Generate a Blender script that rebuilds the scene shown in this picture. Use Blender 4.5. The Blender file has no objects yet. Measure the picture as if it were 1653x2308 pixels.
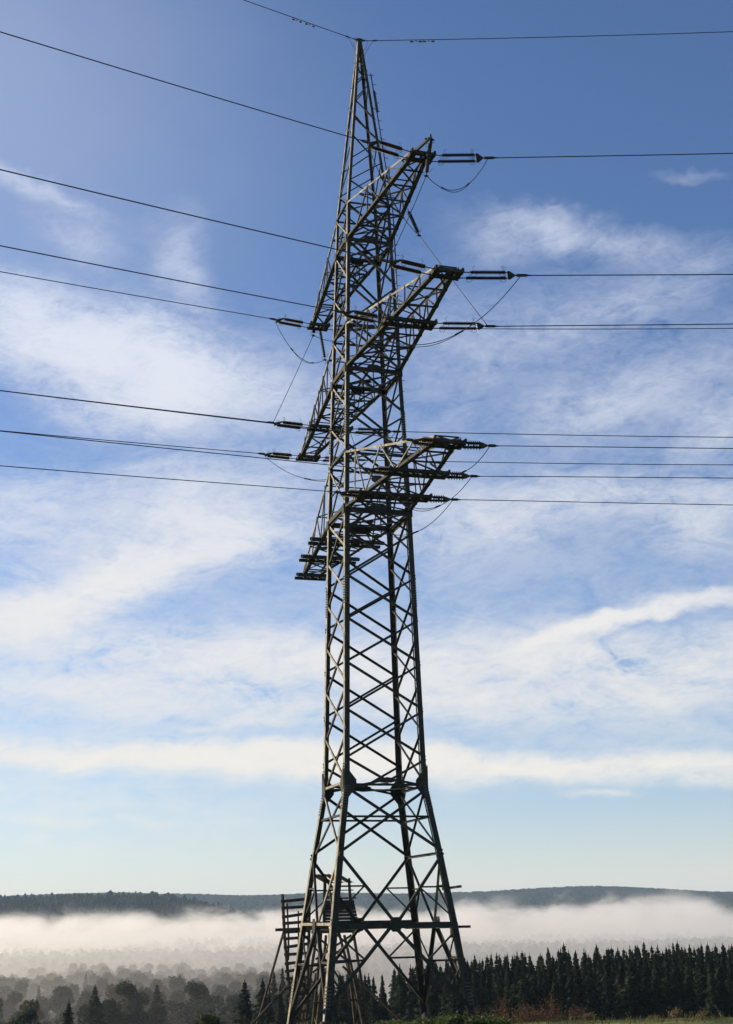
import bpy, math, random
from math import sin, cos, tan, radians, pi, sqrt, atan2, exp, floor
from mathutils import Vector, Matrix, noise as mnoise

random.seed(7)
scn = bpy.context.scene
col = scn.collection

# ------------------------------------------------------------------ camera
EYE = Vector((84.887, -25.045, 5.59))
CR = Vector((0.27611127, 0.96094739, -0.0185114))
CU = Vector((0.27967694, -0.06190376, 0.95809641))
CF = Vector((-0.91953432, 0.26971843, 0.28584715))
cam_data = bpy.data.cameras.new("camera")
cam = bpy.data.objects.new("camera", cam_data); col.objects.link(cam)
m3 = Matrix((CR, CU, -CF)).transposed()
cam.matrix_world = Matrix.Translation(EYE) @ m3.to_4x4()
cam_data.sensor_fit = 'VERTICAL'; cam_data.sensor_height = 36.0
cam_data.lens = 36.0 * 3069.5 / 2308.0
cam_data.clip_start = 0.5; cam_data.clip_end = 40000
scn.camera = cam

F0 = Vector((cos(radians(163.65)), sin(radians(163.65)), 0))   # the way the view runs, level
R0 = Vector((F0.y * -1, F0.x, 0)) * -1                         # to its right, level

# ------------------------------------------------------------------ light
SUN_AZ, SUN_EL = radians(-124), radians(20)
scn.view_settings.view_transform = 'Standard'
scn.view_settings.look = 'None'
scn.view_settings.exposure = 0.70
scn.view_settings.gamma = 1.0
scn.view_settings.use_curve_mapping = False
sd = bpy.data.lights.new("sun", 'SUN'); sun = bpy.data.objects.new("sun", sd); col.objects.link(sun)
sd.energy = 5.0; sd.angle = radians(0.5); sd.color = (1.0, 0.83, 0.60)
sdir = Vector((cos(SUN_AZ) * cos(SUN_EL), sin(SUN_AZ) * cos(SUN_EL), sin(SUN_EL)))
sun.rotation_euler = sdir.to_track_quat('Z', 'Y').to_euler()
sun.location = (0, -60, 90)

world = bpy.data.worlds.new("World"); scn.world = world
world.use_nodes = True
wt = world.node_tree; wt.nodes.clear(); WL = wt.links


def wn(t, **k):
    n = wt.nodes.new(t)
    for a, b in k.items(): setattr(n, a, b)
    return n


def setin(sock, v):
    if hasattr(v, 'is_linked') or isinstance(v, bpy.types.NodeSocket): WL.new(v, sock)
    else: sock.default_value = v


def M(op, a, b=None, c=None, clamp=False):
    n = wn('ShaderNodeMath', operation=op); n.use_clamp = clamp
    setin(n.inputs[0], a)
    if b is not None: setin(n.inputs[1], b)
    if c is not None: setin(n.inputs[2], c)
    return n.outputs[0]


def VM(op, a, b=None, out=0):
    n = wn('ShaderNodeVectorMath', operation=op)
    setin(n.inputs[0], a)
    if b is not None: setin(n.inputs[1], b)
    return n.outputs[out]


def combine(x, y, z):
    n = wn('ShaderNodeCombineXYZ'); setin(n.inputs[0], x); setin(n.inputs[1], y); setin(n.inputs[2], z)
    return n.outputs[0]


sky = wn('ShaderNodeTexSky'); sky.sky_type = 'NISHITA'
sky.sun_disc = False; sky.sun_elevation = SUN_EL
sky.sun_rotation = (pi / 2 - SUN_AZ) % (2 * pi)
sky.altitude = 300; sky.air_density = 1.0; sky.dust_density = 0.35; sky.ozone_density = 5.0
tc = wn('ShaderNodeTexCoord')
DIR = tc.outputs['Generated']
df = VM('DOT_PRODUCT', DIR, tuple(F0), out=1)
dr = VM('DOT_PRODUCT', DIR, tuple(R0), out=1)
sep = wn('ShaderNodeSeparateXYZ'); WL.new(DIR, sep.inputs[0])
dz = sep.outputs[2]
az = M('ARCTAN2', dr, df)                 # heading from the middle of the valley, radians
el = M('ARCSINE', dz)                     # height above the horizon, radians
# the sheet the cirrus drifts on
zz = M('ADD', M('MAXIMUM', dz, 0.0), 0.10)
px = M('DIVIDE', dr, zz); py = M('DIVIDE', df, zz)


def noisev(vec, scale, detail=6, rough=0.55, dist=0.0, lac=2.0):
    n = wn('ShaderNodeTexNoise'); n.inputs['Scale'].default_value = scale
    n.inputs['Detail'].default_value = detail; n.inputs['Roughness'].default_value = rough
    n.inputs['Distortion'].default_value = dist; n.inputs['Lacunarity'].default_value = lac
    WL.new(vec, n.inputs['Vector']); return n


wv = combine(M('MULTIPLY', az, 6.0), M('MULTIPLY', el, 9.0), 3.1)
warp = noisev(wv, 1.1, 5, 0.6)
wsep = wn('ShaderNodeSeparateColor'); WL.new(warp.outputs['Color'], wsep.inputs[0])
waz = M('ADD', az, M('MULTIPLY', M('SUBTRACT', wsep.outputs[0], 0.5), 0.09))
wel = M('ADD', el, M('MULTIPLY', M('MULTIPLY', M('SUBTRACT', wsep.outputs[1], 0.5), M('ADD', 0.03, M('MULTIPLY', el, 0.11, clamp=True))), 1.0))


def blob(azd, eld, ra, re, rot, amp, sharp=1.0):
    """a soft patch of thin cloud round a heading and height (degrees)"""
    da = M('SUBTRACT', waz, radians(azd)); de = M('SUBTRACT', wel, radians(eld))
    c, s = cos(radians(rot)), sin(radians(rot))
    u = M('DIVIDE', M('ADD', M('MULTIPLY', da, c), M('MULTIPLY', de, s)), radians(ra))
    v = M('DIVIDE', M('SUBTRACT', M('MULTIPLY', de, c), M('MULTIPLY', da, s)), radians(re))
    r2 = M('ADD', M('MULTIPLY', u, u), M('MULTIPLY', v, v))
    return M('MULTIPLY', M('EXPONENT', M('MULTIPLY', r2, -sharp)), amp)


BLOBS = [  # heading, height, half widths, tilt, amount
    (-12.9, 23.2, 6.7, 1.7, -8, 1.8), (-8.1, 21.9, 5.2, 1.4, -6, .80), (-11.3, 20.7, 3.6, .9, -10, .50), (-15.1, 29.5, 3.5, .5, -14, .45),
    (-8.1, 26.6, 1.1, 1.8, 12, .50), (-13.0, 27.7, 1.9, .7, -10, .35), (-15.3, 25.0, 4.1, 1.1, -5, .40), (10.3, 27.5, 3.9, .7, -12, .55),
    (7.7, 27.4, 2.1, .7, 0, .30), (15.1, 29.5, 1.5, .3, 0, .22), (13.5, 25.1, 4.1, .9, 12, .35), (12.3, 21.3, 5.2, 1.7, 14, .42),
    (15.4, 19.7, 2.6, 1.1, 20, .50), (7.5, 23.9, 4.9, 1.7, 10, .32), (9.0, 20.6, 2.4, .7, 0, .35), (3.5, 22.8, 2.4, 3.7, 0, .15),
    (-7.7, 17.1, 5.9, 1.3, 8, .75), (-7.6, 15.4, 5.8, 1.1, 6, .80), (-12.4, 13.4, 5.0, .9, 20, 2.0), (-14.3, 12.2, 2.7, .7, 26, .70),
    (-15.0, 16.1, 1.7, 1.1, 20, .60), (11.0, 16.6, 6.4, 1.1, 4, .62), (5.3, 16.2, 4.9, 1.5, 6, .50), (15.1, 15.6, 2.3, 1.5, 10, .60),
    (-10.2, 18.3, 3.9, .7, 10, .40), (-9.9, 11.1, 9.9, .8, -2, .75), (-9.8, 9.5, 11.3, .9, 0, .70), (1.4, 10.4, 17.0, 1.1, -1, .65),
    (9.8, 10.0, 9.1, .9, 4, .65), (11.5, 8.6, 9.3, 1.1, 2, .80), (-2.4, 8.3, 13.1, .8, 0, .55), (-9.6, 6.5, 9.6, .5, -3, 1.9),
    (6.9, 5.9, 11.4, .45, -3, 1.9), (-2.3, 6.4, 5.6, .5, 0, .80), (13.2, 4.9, 3.5, .35, -4, .80), (9.5, 4.6, .9, .16, -8, .50),
    (-12.2, 3.7, 3.6, .2, -3, .30), (12.3, 6.6, 5.6, .7, 2, .30), (-4.9, 7.6, 5.6, .3, 4, .30),
    (0, 20, 24, 6.5, 0, .08), (0, 12.5, 26, 5.0, 0, .26), (-14, 5, 14, 3.0, 0, .35)]
total = None
for b in BLOBS:
    g = blob(*b)
    total = g if total is None else M('ADD', total, g)

cz = combine(px, M('MULTIPLY', py, 0.9), 0.0)
n1 = noisev(cz, 2.3, 9, 0.62, 0.35)
cz2 = combine(M('MULTIPLY', waz, 10.0), M('MULTIPLY', wel, 26.0), 1.7)
n2 = noisev(cz2, 1.6, 10, 0.68, 0.9)
cz3 = combine(M('ADD', M('MULTIPLY', az, 70.0), M('MULTIPLY', el, -35.0)), M('MULTIPLY', el, 150.0), 5.0)
n3 = noisev(cz3, 1.0, 8, 0.66, 0.9)
tex = M('ADD', M('ADD', M('MULTIPLY', n1.outputs['Fac'], 0.36), M('MULTIPLY', n2.outputs['Fac'], 0.40)),
        M('MULTIPLY', n3.outputs['Fac'], 0.24))
tex = M('MULTIPLY', M('SUBTRACT', tex, 0.365), 4.6, clamp=True)
base = M('MAXIMUM', M('SUBTRACT', M('MULTIPLY', M('ADD', M('MULTIPLY', tex, 1.1), 0.10), total), 0.03), 0.0)
# old vapour trails, spread by the wind
t1 = blob(10.3, 11.45, 3.9, .25, 14, 3.6, 1.2); t2 = blob(15.0, 12.5, 2.6, .28, 3, 1.3)
t3 = blob(-12.9, 13.5, 2.2, .09, 36, 1.2); t4 = blob(-11.5, 6.45, 1.1, .15, 22, 1.4)
trail = M('MULTIPLY', M('ADD', M('ADD', t1, t2), M('ADD', t3, t4)), M('ADD', M('MULTIPLY', tex, 0.8), 0.30))
low = M('MULTIPLY', M('EXPONENT', M('MULTIPLY', M('MAXIMUM', el, 0.0), -24.0)), 0.72)   # milky air low down
glow = blob(-18, 33, 12, 9, -20, .22)
cov = M('ADD', M('ADD', M('ADD', base, trail), low), glow)
alpha = M('SUBTRACT', 1.0, M('EXPONENT', M('MULTIPLY', cov, -1.45)))

ramp = wn('ShaderNodeMapRange'); ramp.inputs[1].default_value = 0.0; ramp.inputs[2].default_value = 0.45
WL.new(el, ramp.inputs[0])
cc = wn('ShaderNodeMix', data_type='RGBA'); WL.new(ramp.outputs[0], cc.inputs[0])
cc.inputs[6].default_value = (5.9, 5.5, 4.75, 1); cc.inputs[7].default_value = (4.6, 4.9, 5.7, 1)
mx = wn('ShaderNodeMix', data_type='RGBA'); WL.new(alpha, mx.inputs[0])
tint = wn('ShaderNodeMix', data_type='RGBA', blend_type='MULTIPLY'); tint.inputs[0].default_value = 1.0
WL.new(sky.outputs[0], tint.inputs[6]); tint.inputs[7].default_value = (0.98, 0.91, 0.95, 1)
WL.new(tint.outputs[2], mx.inputs[6]); WL.new(cc.outputs[2], mx.inputs[7])
bg = wn('ShaderNodeBackground'); bg.inputs['Strength'].default_value = 0.10
WL.new(mx.outputs[2], bg.inputs['Color'])
wo = wn('ShaderNodeOutputWorld'); WL.new(bg.outputs[0], wo.inputs['Surface'])


# ------------------------------------------------------------------ materials
def material(name, color, rough=0.8, spec=0.3, metal=0.0, var=0.0, scale=4.0, color2=None, detail=6,
             lo=0.35, hi=0.65, bump=0.0, bscale=20.0, island=0.0, subsurf=0.0, coord='Object'):
    m = bpy.data.materials.new(name); m.use_nodes = True
    nt = m.node_tree; L = nt.links; b = nt.nodes['Principled BSDF']
    b.inputs['Roughness'].default_value = rough; b.inputs['Specular IOR Level'].default_value = spec
    b.inputs['Metallic'].default_value = metal
    tcn = nt.nodes.new('ShaderNodeTexCoord')
    n = nt.nodes.new('ShaderNodeTexNoise'); n.inputs['Scale'].default_value = scale
    n.inputs['Detail'].default_value = detail; n.inputs['Roughness'].default_value = 0.65
    L.new(tcn.outputs[coord], n.inputs['Vector'])
    r = nt.nodes.new('ShaderNodeValToRGB')
    c2 = color2 or tuple(c * (1 - var) for c in color)
    r.color_ramp.elements[0].position = lo; r.color_ramp.elements[1].position = hi
    r.color_ramp.elements[0].color = (*c2, 1); r.color_ramp.elements[1].color = (*color, 1)
    L.new(n.outputs['Fac'], r.inputs['Fac'])
    out = r.outputs['Color']
    if island:
        g = nt.nodes.new('ShaderNodeNewGeometry')
        h = nt.nodes.new('ShaderNodeHueSaturation')
        mr = nt.nodes.new('ShaderNodeMapRange'); L.new(g.outputs['Random Per Island'], mr.inputs[0])
        mr.inputs[3].default_value = 1 - island; mr.inputs[4].default_value = 1 + island
        mh = nt.nodes.new('ShaderNodeMapRange'); L.new(g.outputs['Random Per Island'], mh.inputs[0])
        mh.inputs[3].default_value = 0.48; mh.inputs[4].default_value = 0.52
        L.new(mr.outputs[0], h.inputs['Value']); L.new(mh.outputs[0], h.inputs['Hue']); L.new(out, h.inputs['Color'])
        out = h.outputs['Color']
    L.new(out, b.inputs['Base Color'])
    if subsurf:   # thin leaves let some light through
        tr = nt.nodes.new('ShaderNodeBsdfTranslucent'); ms = nt.nodes.new('ShaderNodeMixShader')
        ms.inputs[0].default_value = subsurf; L.new(out, tr.inputs['Color'])
        o = [q for q in nt.nodes if q.type == 'OUTPUT_MATERIAL'][0]
        L.new(b.outputs[0], ms.inputs[1]); L.new(tr.outputs[0], ms.inputs[2]); L.new(ms.outputs[0], o.inputs['Surface'])
    if bump:
        bn = nt.nodes.new('ShaderNodeTexNoise'); bn.inputs['Scale'].default_value = bscale; bn.inputs['Detail'].default_value = 8
        L.new(tcn.outputs[coord], bn.inputs['Vector'])
        bp = nt.nodes.new('ShaderNodeBump'); bp.inputs['Strength'].default_value = bump
        L.new(bn.outputs['Fac'], bp.inputs['Height']); L.new(bp.outputs[0], b.inputs['Normal'])
    return m


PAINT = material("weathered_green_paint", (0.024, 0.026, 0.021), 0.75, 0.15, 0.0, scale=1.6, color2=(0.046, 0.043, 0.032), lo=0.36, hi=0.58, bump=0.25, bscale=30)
PAINT_LIT = material("sunlit_lichen_paint", (0.31, 0.285, 0.22), 0.85, 0.2, 0.0, scale=2.2, color2=(0.11, 0.105, 0.08), lo=0.38, hi=0.62)  # lichen tone with sunlight painted in, for members the sun strikes
BOLT = material("galvanised_bolts", (0.16, 0.16, 0.14), 0.6, 0.4, 0.3, var=0.4, scale=8)
PORC = material("brown_porcelain", (0.014, 0.012, 0.012), 0.5, 0.25, 0.0, var=0.4, scale=5)
FITT = material("dark_steel_fittings", (0.045, 0.045, 0.045), 0.55, 0.4, 0.5, var=0.4, scale=6)
CABLE = material("weathered_aluminium_strands", (0.045, 0.052, 0.065), 0.6, 0.3, 0.3, var=0.3, scale=3)
CONC = material("old_concrete", (0.06, 0.057, 0.05), 0.9, 0.2, 0.0, var=0.4, scale=3, bump=0.3)
WOOD = material("weathered_round_timber", (0.10, 0.075, 0.05), 0.9, 0.15, 0.0, scale=3.0, color2=(0.035, 0.028, 0.022), bump=0.4, bscale=14)
PLANK = material("dark_stained_planks", (0.05, 0.045, 0.042), 0.9, 0.15, 0.0, scale=3.0, color2=(0.022, 0.02, 0.02), bump=0.4, bscale=10)
TIN = material("grey_corrugated_sheet", (0.22, 0.22, 0.29), 0.55, 0.3, 0.0, scale=2, color2=(0.15, 0.15, 0.20), subsurf=0.22)
CLEAR = material("pale_plastic_strip", (0.85, 0.83, 0.78), 0.4, 0.4, 0.0, var=0.1, scale=3, subsurf=0.8)
GRASSM = material("meadow_grass", (0.10, 0.125, 0.035), 0.95, 0.1, 0.0, scale=0.6, color2=(0.06, 0.07, 0.025), bump=0.6, bscale=8)
BARK = material("tree_bark", (0.09, 0.07, 0.055), 0.95, 0.1, 0.0, var=0.4, scale=2)
NEEDLE = material("spruce_needles", (0.026, 0.037, 0.022), 0.9, 0.05, 0.0, scale=0.25, color2=(0.014, 0.021, 0.014), island=0.3, subsurf=0.10)
LEAFD = material("dark_autumn_leaves", (0.038, 0.058, 0.036), 0.9, 0.1, 0.0, scale=0.2, color2=(0.028, 0.042, 0.028), island=0.35, subsurf=0.2)
LEAFO = material("ochre_autumn_leaves", (0.105, 0.095, 0.038), 0.9, 0.1, 0.0, scale=0.3, color2=(0.075, 0.07, 0.03), island=0.3, subsurf=0.2)
LEAFG = material("bramble_leaves", (0.095, 0.125, 0.03), 0.7, 0.25, 0.0, scale=1.2, color2=(0.035, 0.055, 0.016), island=0.5, subsurf=0.3)
LEAFG2 = material("dark_bush_leaves", (0.050, 0.068, 0.028), 0.8, 0.15, 0.0, scale=1.2, color2=(0.022, 0.034, 0.016), island=0.4, subsurf=0.2)
LEAFR = material("rusty_leaves", (0.13, 0.065, 0.035), 0.9, 0.1, 0.0, scale=0.8, color2=(0.07, 0.05, 0.03), island=0.4, subsurf=0.25)
WEED = material("dry_weeds", (0.16, 0.13, 0.06), 0.9, 0.1, 0.0, scale=1.5, color2=(0.09, 0.07, 0.04), island=0.4, subsurf=0.2)
FARWOOD = material("far_forest_canopy", (0.030, 0.042, 0.030), 0.95, 0.05, 0.0, scale=0.012, color2=(0.016, 0.024, 0.019), island=0.25)


# ------------------------------------------------------------------ mesh helpers
class MB:
    def __init__(s): s.v = []; s.f = []; s.mi = {}

    def box(s, p, q, w, h, up=Vector((0, 0, 1)), ow=0.0, oh=0.0):
        """bar from p to q, w across and h along 'up', shifted by ow / oh"""
        p = Vector(p); q = Vector(q); d = (q - p)
        if d.length < 1e-6: return
        d.normalize(); a = d.cross(up)
        if a.length < 1e-4: a = d.cross(Vector((1, 0, 0)))
        a.normalize(); b = a.cross(d).normalized()
        i = len(s.v)
        for c in (p, q):
            for (x, y) in ((-.5, -.5), (.5, -.5), (.5, .5), (-.5, .5)):
                s.v.append(c + a * (x * w + ow) + b * (y * h + oh))
        s.f += [(i, i + 3, i + 2, i + 1), (i + 4, i + 5, i + 6, i + 7), (i, i + 1, i + 5, i + 4),
                (i + 1, i + 2, i + 6, i + 5), (i + 2, i + 3, i + 7, i + 6), (i + 3, i, i + 4, i + 7)]

    def slab(s, p, q, n, m, t, w):
        """one flange of an angle: from the line p-q out along n by w, t thick along m"""
        p = Vector(p); q = Vector(q); i = len(s.v)
        for c in (p, q):
            for (x, y) in ((0, 0), (w, 0), (w, t), (0, t)):
                s.v.append(c + n * x + m * y)
        s.f += [(i, i + 3, i + 2, i + 1), (i + 4, i + 5, i + 6, i + 7), (i, i + 1, i + 5, i + 4),
                (i + 1, i + 2, i + 6, i + 5), (i + 2, i + 3, i + 7, i + 6), (i + 3, i, i + 4, i + 7)]

    def angle(s, p, q, w, n1, n2, t=None):
        """steel angle: heel on p-q, flanges along n1 and n2"""
        t = t or w * 0.11
        p = Vector(p); q = Vector(q); d = (q - p).normalized()
        n1 = Vector(n1); n2 = Vector(n2)
        n1 = (n1 - d * n1.dot(d)).normalized(); n2 = (n2 - d * n2.dot(d))
        n2 = (n2 - n1 * n2.dot(n1)).normalized()
        s.slab(p, q, n1, n2, t, w); s.slab(p + n2 * t, q + n2 * t, n2, n1, t, w - t)

    def tube(s, pts, r, n=6, taper=None, caps=True):
        pts = [Vector(p) for p in pts]; i0 = len(s.v)
        for k, p in enumerate(pts):
            d = (pts[min(k + 1, len(pts) - 1)] - pts[max(k - 1, 0)]).normalized()
            a = d.cross(Vector((0, 0, 1)))
            if a.length < 1e-3: a = d.cross(Vector((1, 0, 0)))
            a.normalize(); b = d.cross(a)
            rr = r if taper is None else r + (taper - r) * k / (len(pts) - 1)
            for j in range(n):
                t = 2 * pi * j / n
                s.v.append(p + a * (rr * cos(t)) + b * (rr * sin(t)))
        for k in range(len(pts) - 1):
            for j in range(n):
                a0 = i0 + k * n + j; a1 = i0 + k * n + (j + 1) % n
                s.f.append((a0, a1, a1 + n, a0 + n))
        if caps:
            s.f.append(tuple(i0 + j for j in range(n))[::-1])
            s.f.append(tuple(i0 + (len(pts) - 1) * n + j for j in range(n)))

    def lathe(s, p, q, prof, n=10):
        """prof: list of (t 0..1 along p-q, radius)"""
        p = Vector(p); q = Vector(q); d = (q - p).normalized()
        a = d.cross(Vector((0, 0, 1)))
        if a.length < 1e-3: a = d.cross(Vector((1, 0, 0)))
        a.normalize(); b = d.cross(a); i0 = len(s.v)
        for (t, r) in prof:
            c = p.lerp(q, t)
            for j in range(n):
                th = 2 * pi * j / n
                s.v.append(c + a * (r * cos(th)) + b * (r * sin(th)))
        for k in range(len(prof) - 1):
            for j in range(n):
                a0 = i0 + k * n + j; a1 = i0 + k * n + (j + 1) % n
                s.f.append((a0, a1, a1 + n, a0 + n))
        s.f.append(tuple(i0 + j for j in range(n))[::-1])
        s.f.append(tuple(i0 + (len(prof) - 1) * n + j for j in range(n)))

    def prism(s, pts, n, t):
        """flat plate: polygon pts, t thick along n"""
        n = Vector(n).normalized(); i = len(s.v); k = len(pts)
        s.v += [Vector(p) - n * (t / 2) for p in pts] + [Vector(p) + n * (t / 2) for p in pts]
        s.f.append(tuple(range(i + k - 1, i - 1, -1))); s.f.append(tuple(range(i + k, i + 2 * k)))
        for j in range(k):
            s.f.append((i + j, i + (j + 1) % k, i + k + (j + 1) % k, i + k + j))

    def quad(s, c, a, b):
        i = len(s.v); s.v += [c - a - b, c + a - b, c + a + b, c - a + b]; s.f.append((i, i + 1, i + 2, i + 3))

    def leaf(s, c, a, b):
        i = len(s.v); s.v += [c - a, c + b, c + a, c - b]; s.f.append((i, i + 1, i + 2, i + 3))

    def build(s, name, mat, parent=None, smooth=False):
        me = bpy.data.meshes.new(name); me.from_pydata([tuple(v) for v in s.v], [], s.f)
        me.materials.append(mat); me.update()
        if smooth:
            for p in me.polygons: p.use_smooth = True
        o = bpy.data.objects.new(name, me); col.objects.link(o)
        if parent:
            o.parent = parent; o.matrix_parent_inverse = Matrix.Translation(-parent.location)
        return o


def tag(o, label=None, cat=None, group=None, kind=None):
    if label: o['label'] = label
    if cat: o['category'] = cat
    if group: o['group'] = group
    if kind: o['kind'] = kind
    return o


def empty(name, loc, label, cat, group=None):
    o = bpy.data.objects.new(name, None); o.location = loc; o.empty_display_size = 0.5
    col.objects.link(o); return tag(o, label, cat, group)


V = Vector


def lerp(a, b, t): return a + (b - a) * t


def interp(x, xs, ys):
    if x <= xs[0]: return ys[0]
    for i in range(1, len(xs)):
        if x <= xs[i]: return lerp(ys[i - 1], ys[i], (x - xs[i - 1]) / (xs[i] - xs[i - 1]))
    return ys[-1]


# ------------------------------------------------------------------ terrain
def smooth01(t): t = max(0, min(1, t)); return t * t * (3 - 2 * t)


US = [-400, 0, 30, 83, 96, 120, 170, 240, 350, 600, 1000, 2200, 2800, 3300, 4200, 5600, 7000, 12000]
GZ = [6, -1.6, -3.2, -5.62, -6.55, -9.2, -15.5, -23.0, -31.5, -42, -50, -50, -30, -26, -20, 60, 20, 0]


def ground(x, y):
    dx, dy = x - EYE.x, y - EYE.y
    u = dx * F0.x + dy * F0.y; v = dx * R0.x + dy * R0.y
    z = interp(u, US, GZ)
    near = 1 - smooth01((u - 100) / 90)
    z += near * (0.055 * min(0, v + 1.5) * smooth01(u / 80))            # ground falls to the left
    z -= (0.34 + 0.2 * smooth01((14 - v) / 9)) * smooth01((u - 60) / 25) * near * (1 - smooth01((u - 86) / 8) * .4)
    a = v / max(u, 1)
    if u > 1500:      # ridges
        r1 = exp(-((u - 3000) / 330) ** 2)
        z += r1 * (74 * smooth01((-0.03 - a) / 0.13) + 22 * mnoise.noise(V((a * 9, 2.3, 0))) * 0.35)
        r2 = exp(-((u - 5600) / 900) ** 2)
        crest = 23 - 76 * a + 24 * exp(-((a - 0.155) / 0.055) ** 2) + 10 * exp(-((a + 0.185) / 0.05) ** 2) + 5 * mnoise.noise(V((a * 14, 7.7, 0)))
        z += r2 * (crest - 0)
        z += 6 * mnoise.noise(V((x * .004, y * .004, 1))) * smooth01((u - 1500) / 1500)
    elif u > 150:
        z += smooth01((u - 150) / 200) * 1.5 * mnoise.noise(V((x * .02, y * .02, 4)))
    z += 0.10 * mnoise.noise(V((x * .35, y * .35, 0))) * near
    return EYE.z + z


def world_uv(u, v): return EYE.x + F0.x * u + R0.x * v, EYE.y + F0.y * u + R0.y * v


def build_ground():
    mb = MB()
    us = []; u = -300
    while u < 12000:
        us.append(u)
        u += 40 if u < -20 else (2.0 if u < 130 else (10 if u < 400 else (40 if u < 1500 else (60 if u < 6500 else 500))))
    n = 90
    for u in us:
        half = 120 + max(u, 0) * 0.75
        for j in range(n + 1):
            t = (j / n) * 2 - 1
            v = half * (0.35 * t + 0.65 * t ** 3)
            x, y = world_uv(u, v); mb.v.append(V((x, y, ground(x, y))))
    for i in range(len(us) - 1):
        for j in range(n):
            a = i * (n + 1) + j; mb.f.append((a, a + 1, a + n + 2, a + n + 1))
    m = bpy.data.materials.new("ground_cover"); m.use_nodes = True
    nt = m.node_tree; L = nt.links; b = nt.nodes['Principled BSDF']; b.inputs['Roughness'].default_value = 0.97
    b.inputs['Specular IOR Level'].default_value = 0.1
    g = nt.nodes.new('ShaderNodeNewGeometry')
    dist = nt.nodes.new('ShaderNodeVectorMath'); dist.operation = 'DISTANCE'
    L.new(g.outputs['Position'], dist.inputs[0]); dist.inputs[1].default_value = (-20, 5, 0)
    mr = nt.nodes.new('ShaderNodeMapRange'); L.new(dist.outputs['Value'], mr.inputs[0])
    mr.inputs[1].default_value = 105; mr.inputs[2].default_value = 170
    n1_ = nt.nodes.new('ShaderNodeTexNoise'); n1_.inputs['Scale'].default_value = 1.3; n1_.inputs['Detail'].default_value = 8
    L.new(g.outputs['Position'], n1_.inputs['Vector'])
    r1 = nt.nodes.new('ShaderNodeValToRGB'); L.new(n1_.outputs['Fac'], r1.inputs[0])
    r1.color_ramp.elements[0].color = (0.055, 0.065, 0.022, 1); r1.color_ramp.elements[1].color = (0.15, 0.165, 0.05, 1)
    n2_ = nt.nodes.new('ShaderNodeTexNoise'); n2_.inputs['Scale'].default_value = 0.012; n2_.inputs['Detail'].default_value = 12
    L.new(g.outputs['Position'], n2_.inputs['Vector'])
    r2 = nt.nodes.new('ShaderNodeValToRGB'); L.new(n2_.outputs['Fac'], r2.inputs[0])
    r2.color_ramp.elements[0].position = .35; r2.color_ramp.elements[1].position = .7
    r2.color_ramp.elements[0].color = (0.014, 0.020, 0.016, 1); r2.color_ramp.elements[1].color = (0.038, 0.046, 0.030, 1)
    mixn = nt.nodes.new('ShaderNodeMix'); mixn.data_type = 'RGBA'; L.new(mr.outputs[0], mixn.inputs[0])
    L.new(r1.outputs[0], mixn.inputs[6]); L.new(r2.outputs[0], mixn.inputs[7]); L.new(mixn.outputs[2], b.inputs['Base Color'])
    bn = nt.nodes.new('ShaderNodeTexNoise'); bn.inputs['Scale'].default_value = 0.06; bn.inputs['Detail'].default_value = 10
    L.new(g.outputs['Position'], bn.inputs['Vector'])
    bp = nt.nodes.new('ShaderNodeBump'); bp.inputs['Strength'].default_value = 1.0; bp.inputs['Distance'].default_value = 9.0
    L.new(bn.outputs['Fac'], bp.inputs['Height']); L.new(bp.outputs[0], b.inputs['Normal'])
    o = mb.build("ground", m, smooth=True); tag(o, kind='structure')
    return o


build_ground()

# ------------------------------------------------------------------ the lattice tower
zP, zQ, zG = 5.21, 9.43, 13.60
zLL, zLU, zML, zMU, zTL, zTU, zTOP = 31.47, 35.46, 41.65, 44.94, 51.60, 54.50, 69.18
WZ = [-1.5, 0, zP, zQ, zG, zLL, zLU, zML, zMU, zTL, zTU, zTOP]
WW = [4.78, 4.58, 3.93, 3.33, 2.68, 2.30, 2.18, 1.98, 1.88, 1.66, 1.58, 0.14]
CORN = {'A': (1, -1), 'D': (1, 1), 'B': (-1, -1), 'C': (-1, 1)}
FOOT = {'A': 0.1, 'B': -0.75, 'C': -0.2, 'D': 0.1}


def wid(z): return interp(z, WZ, WW)


def node(c, z, inset=0.0):
    w = wid(z) - inset; s = CORN[c]; return V((s[0] * w, s[1] * w, z))


pylon = empty("lattice_pylon", (0, 0, -0.3), "tall dark green steel lattice tower with three pairs of crossarms", "pylon")

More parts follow.
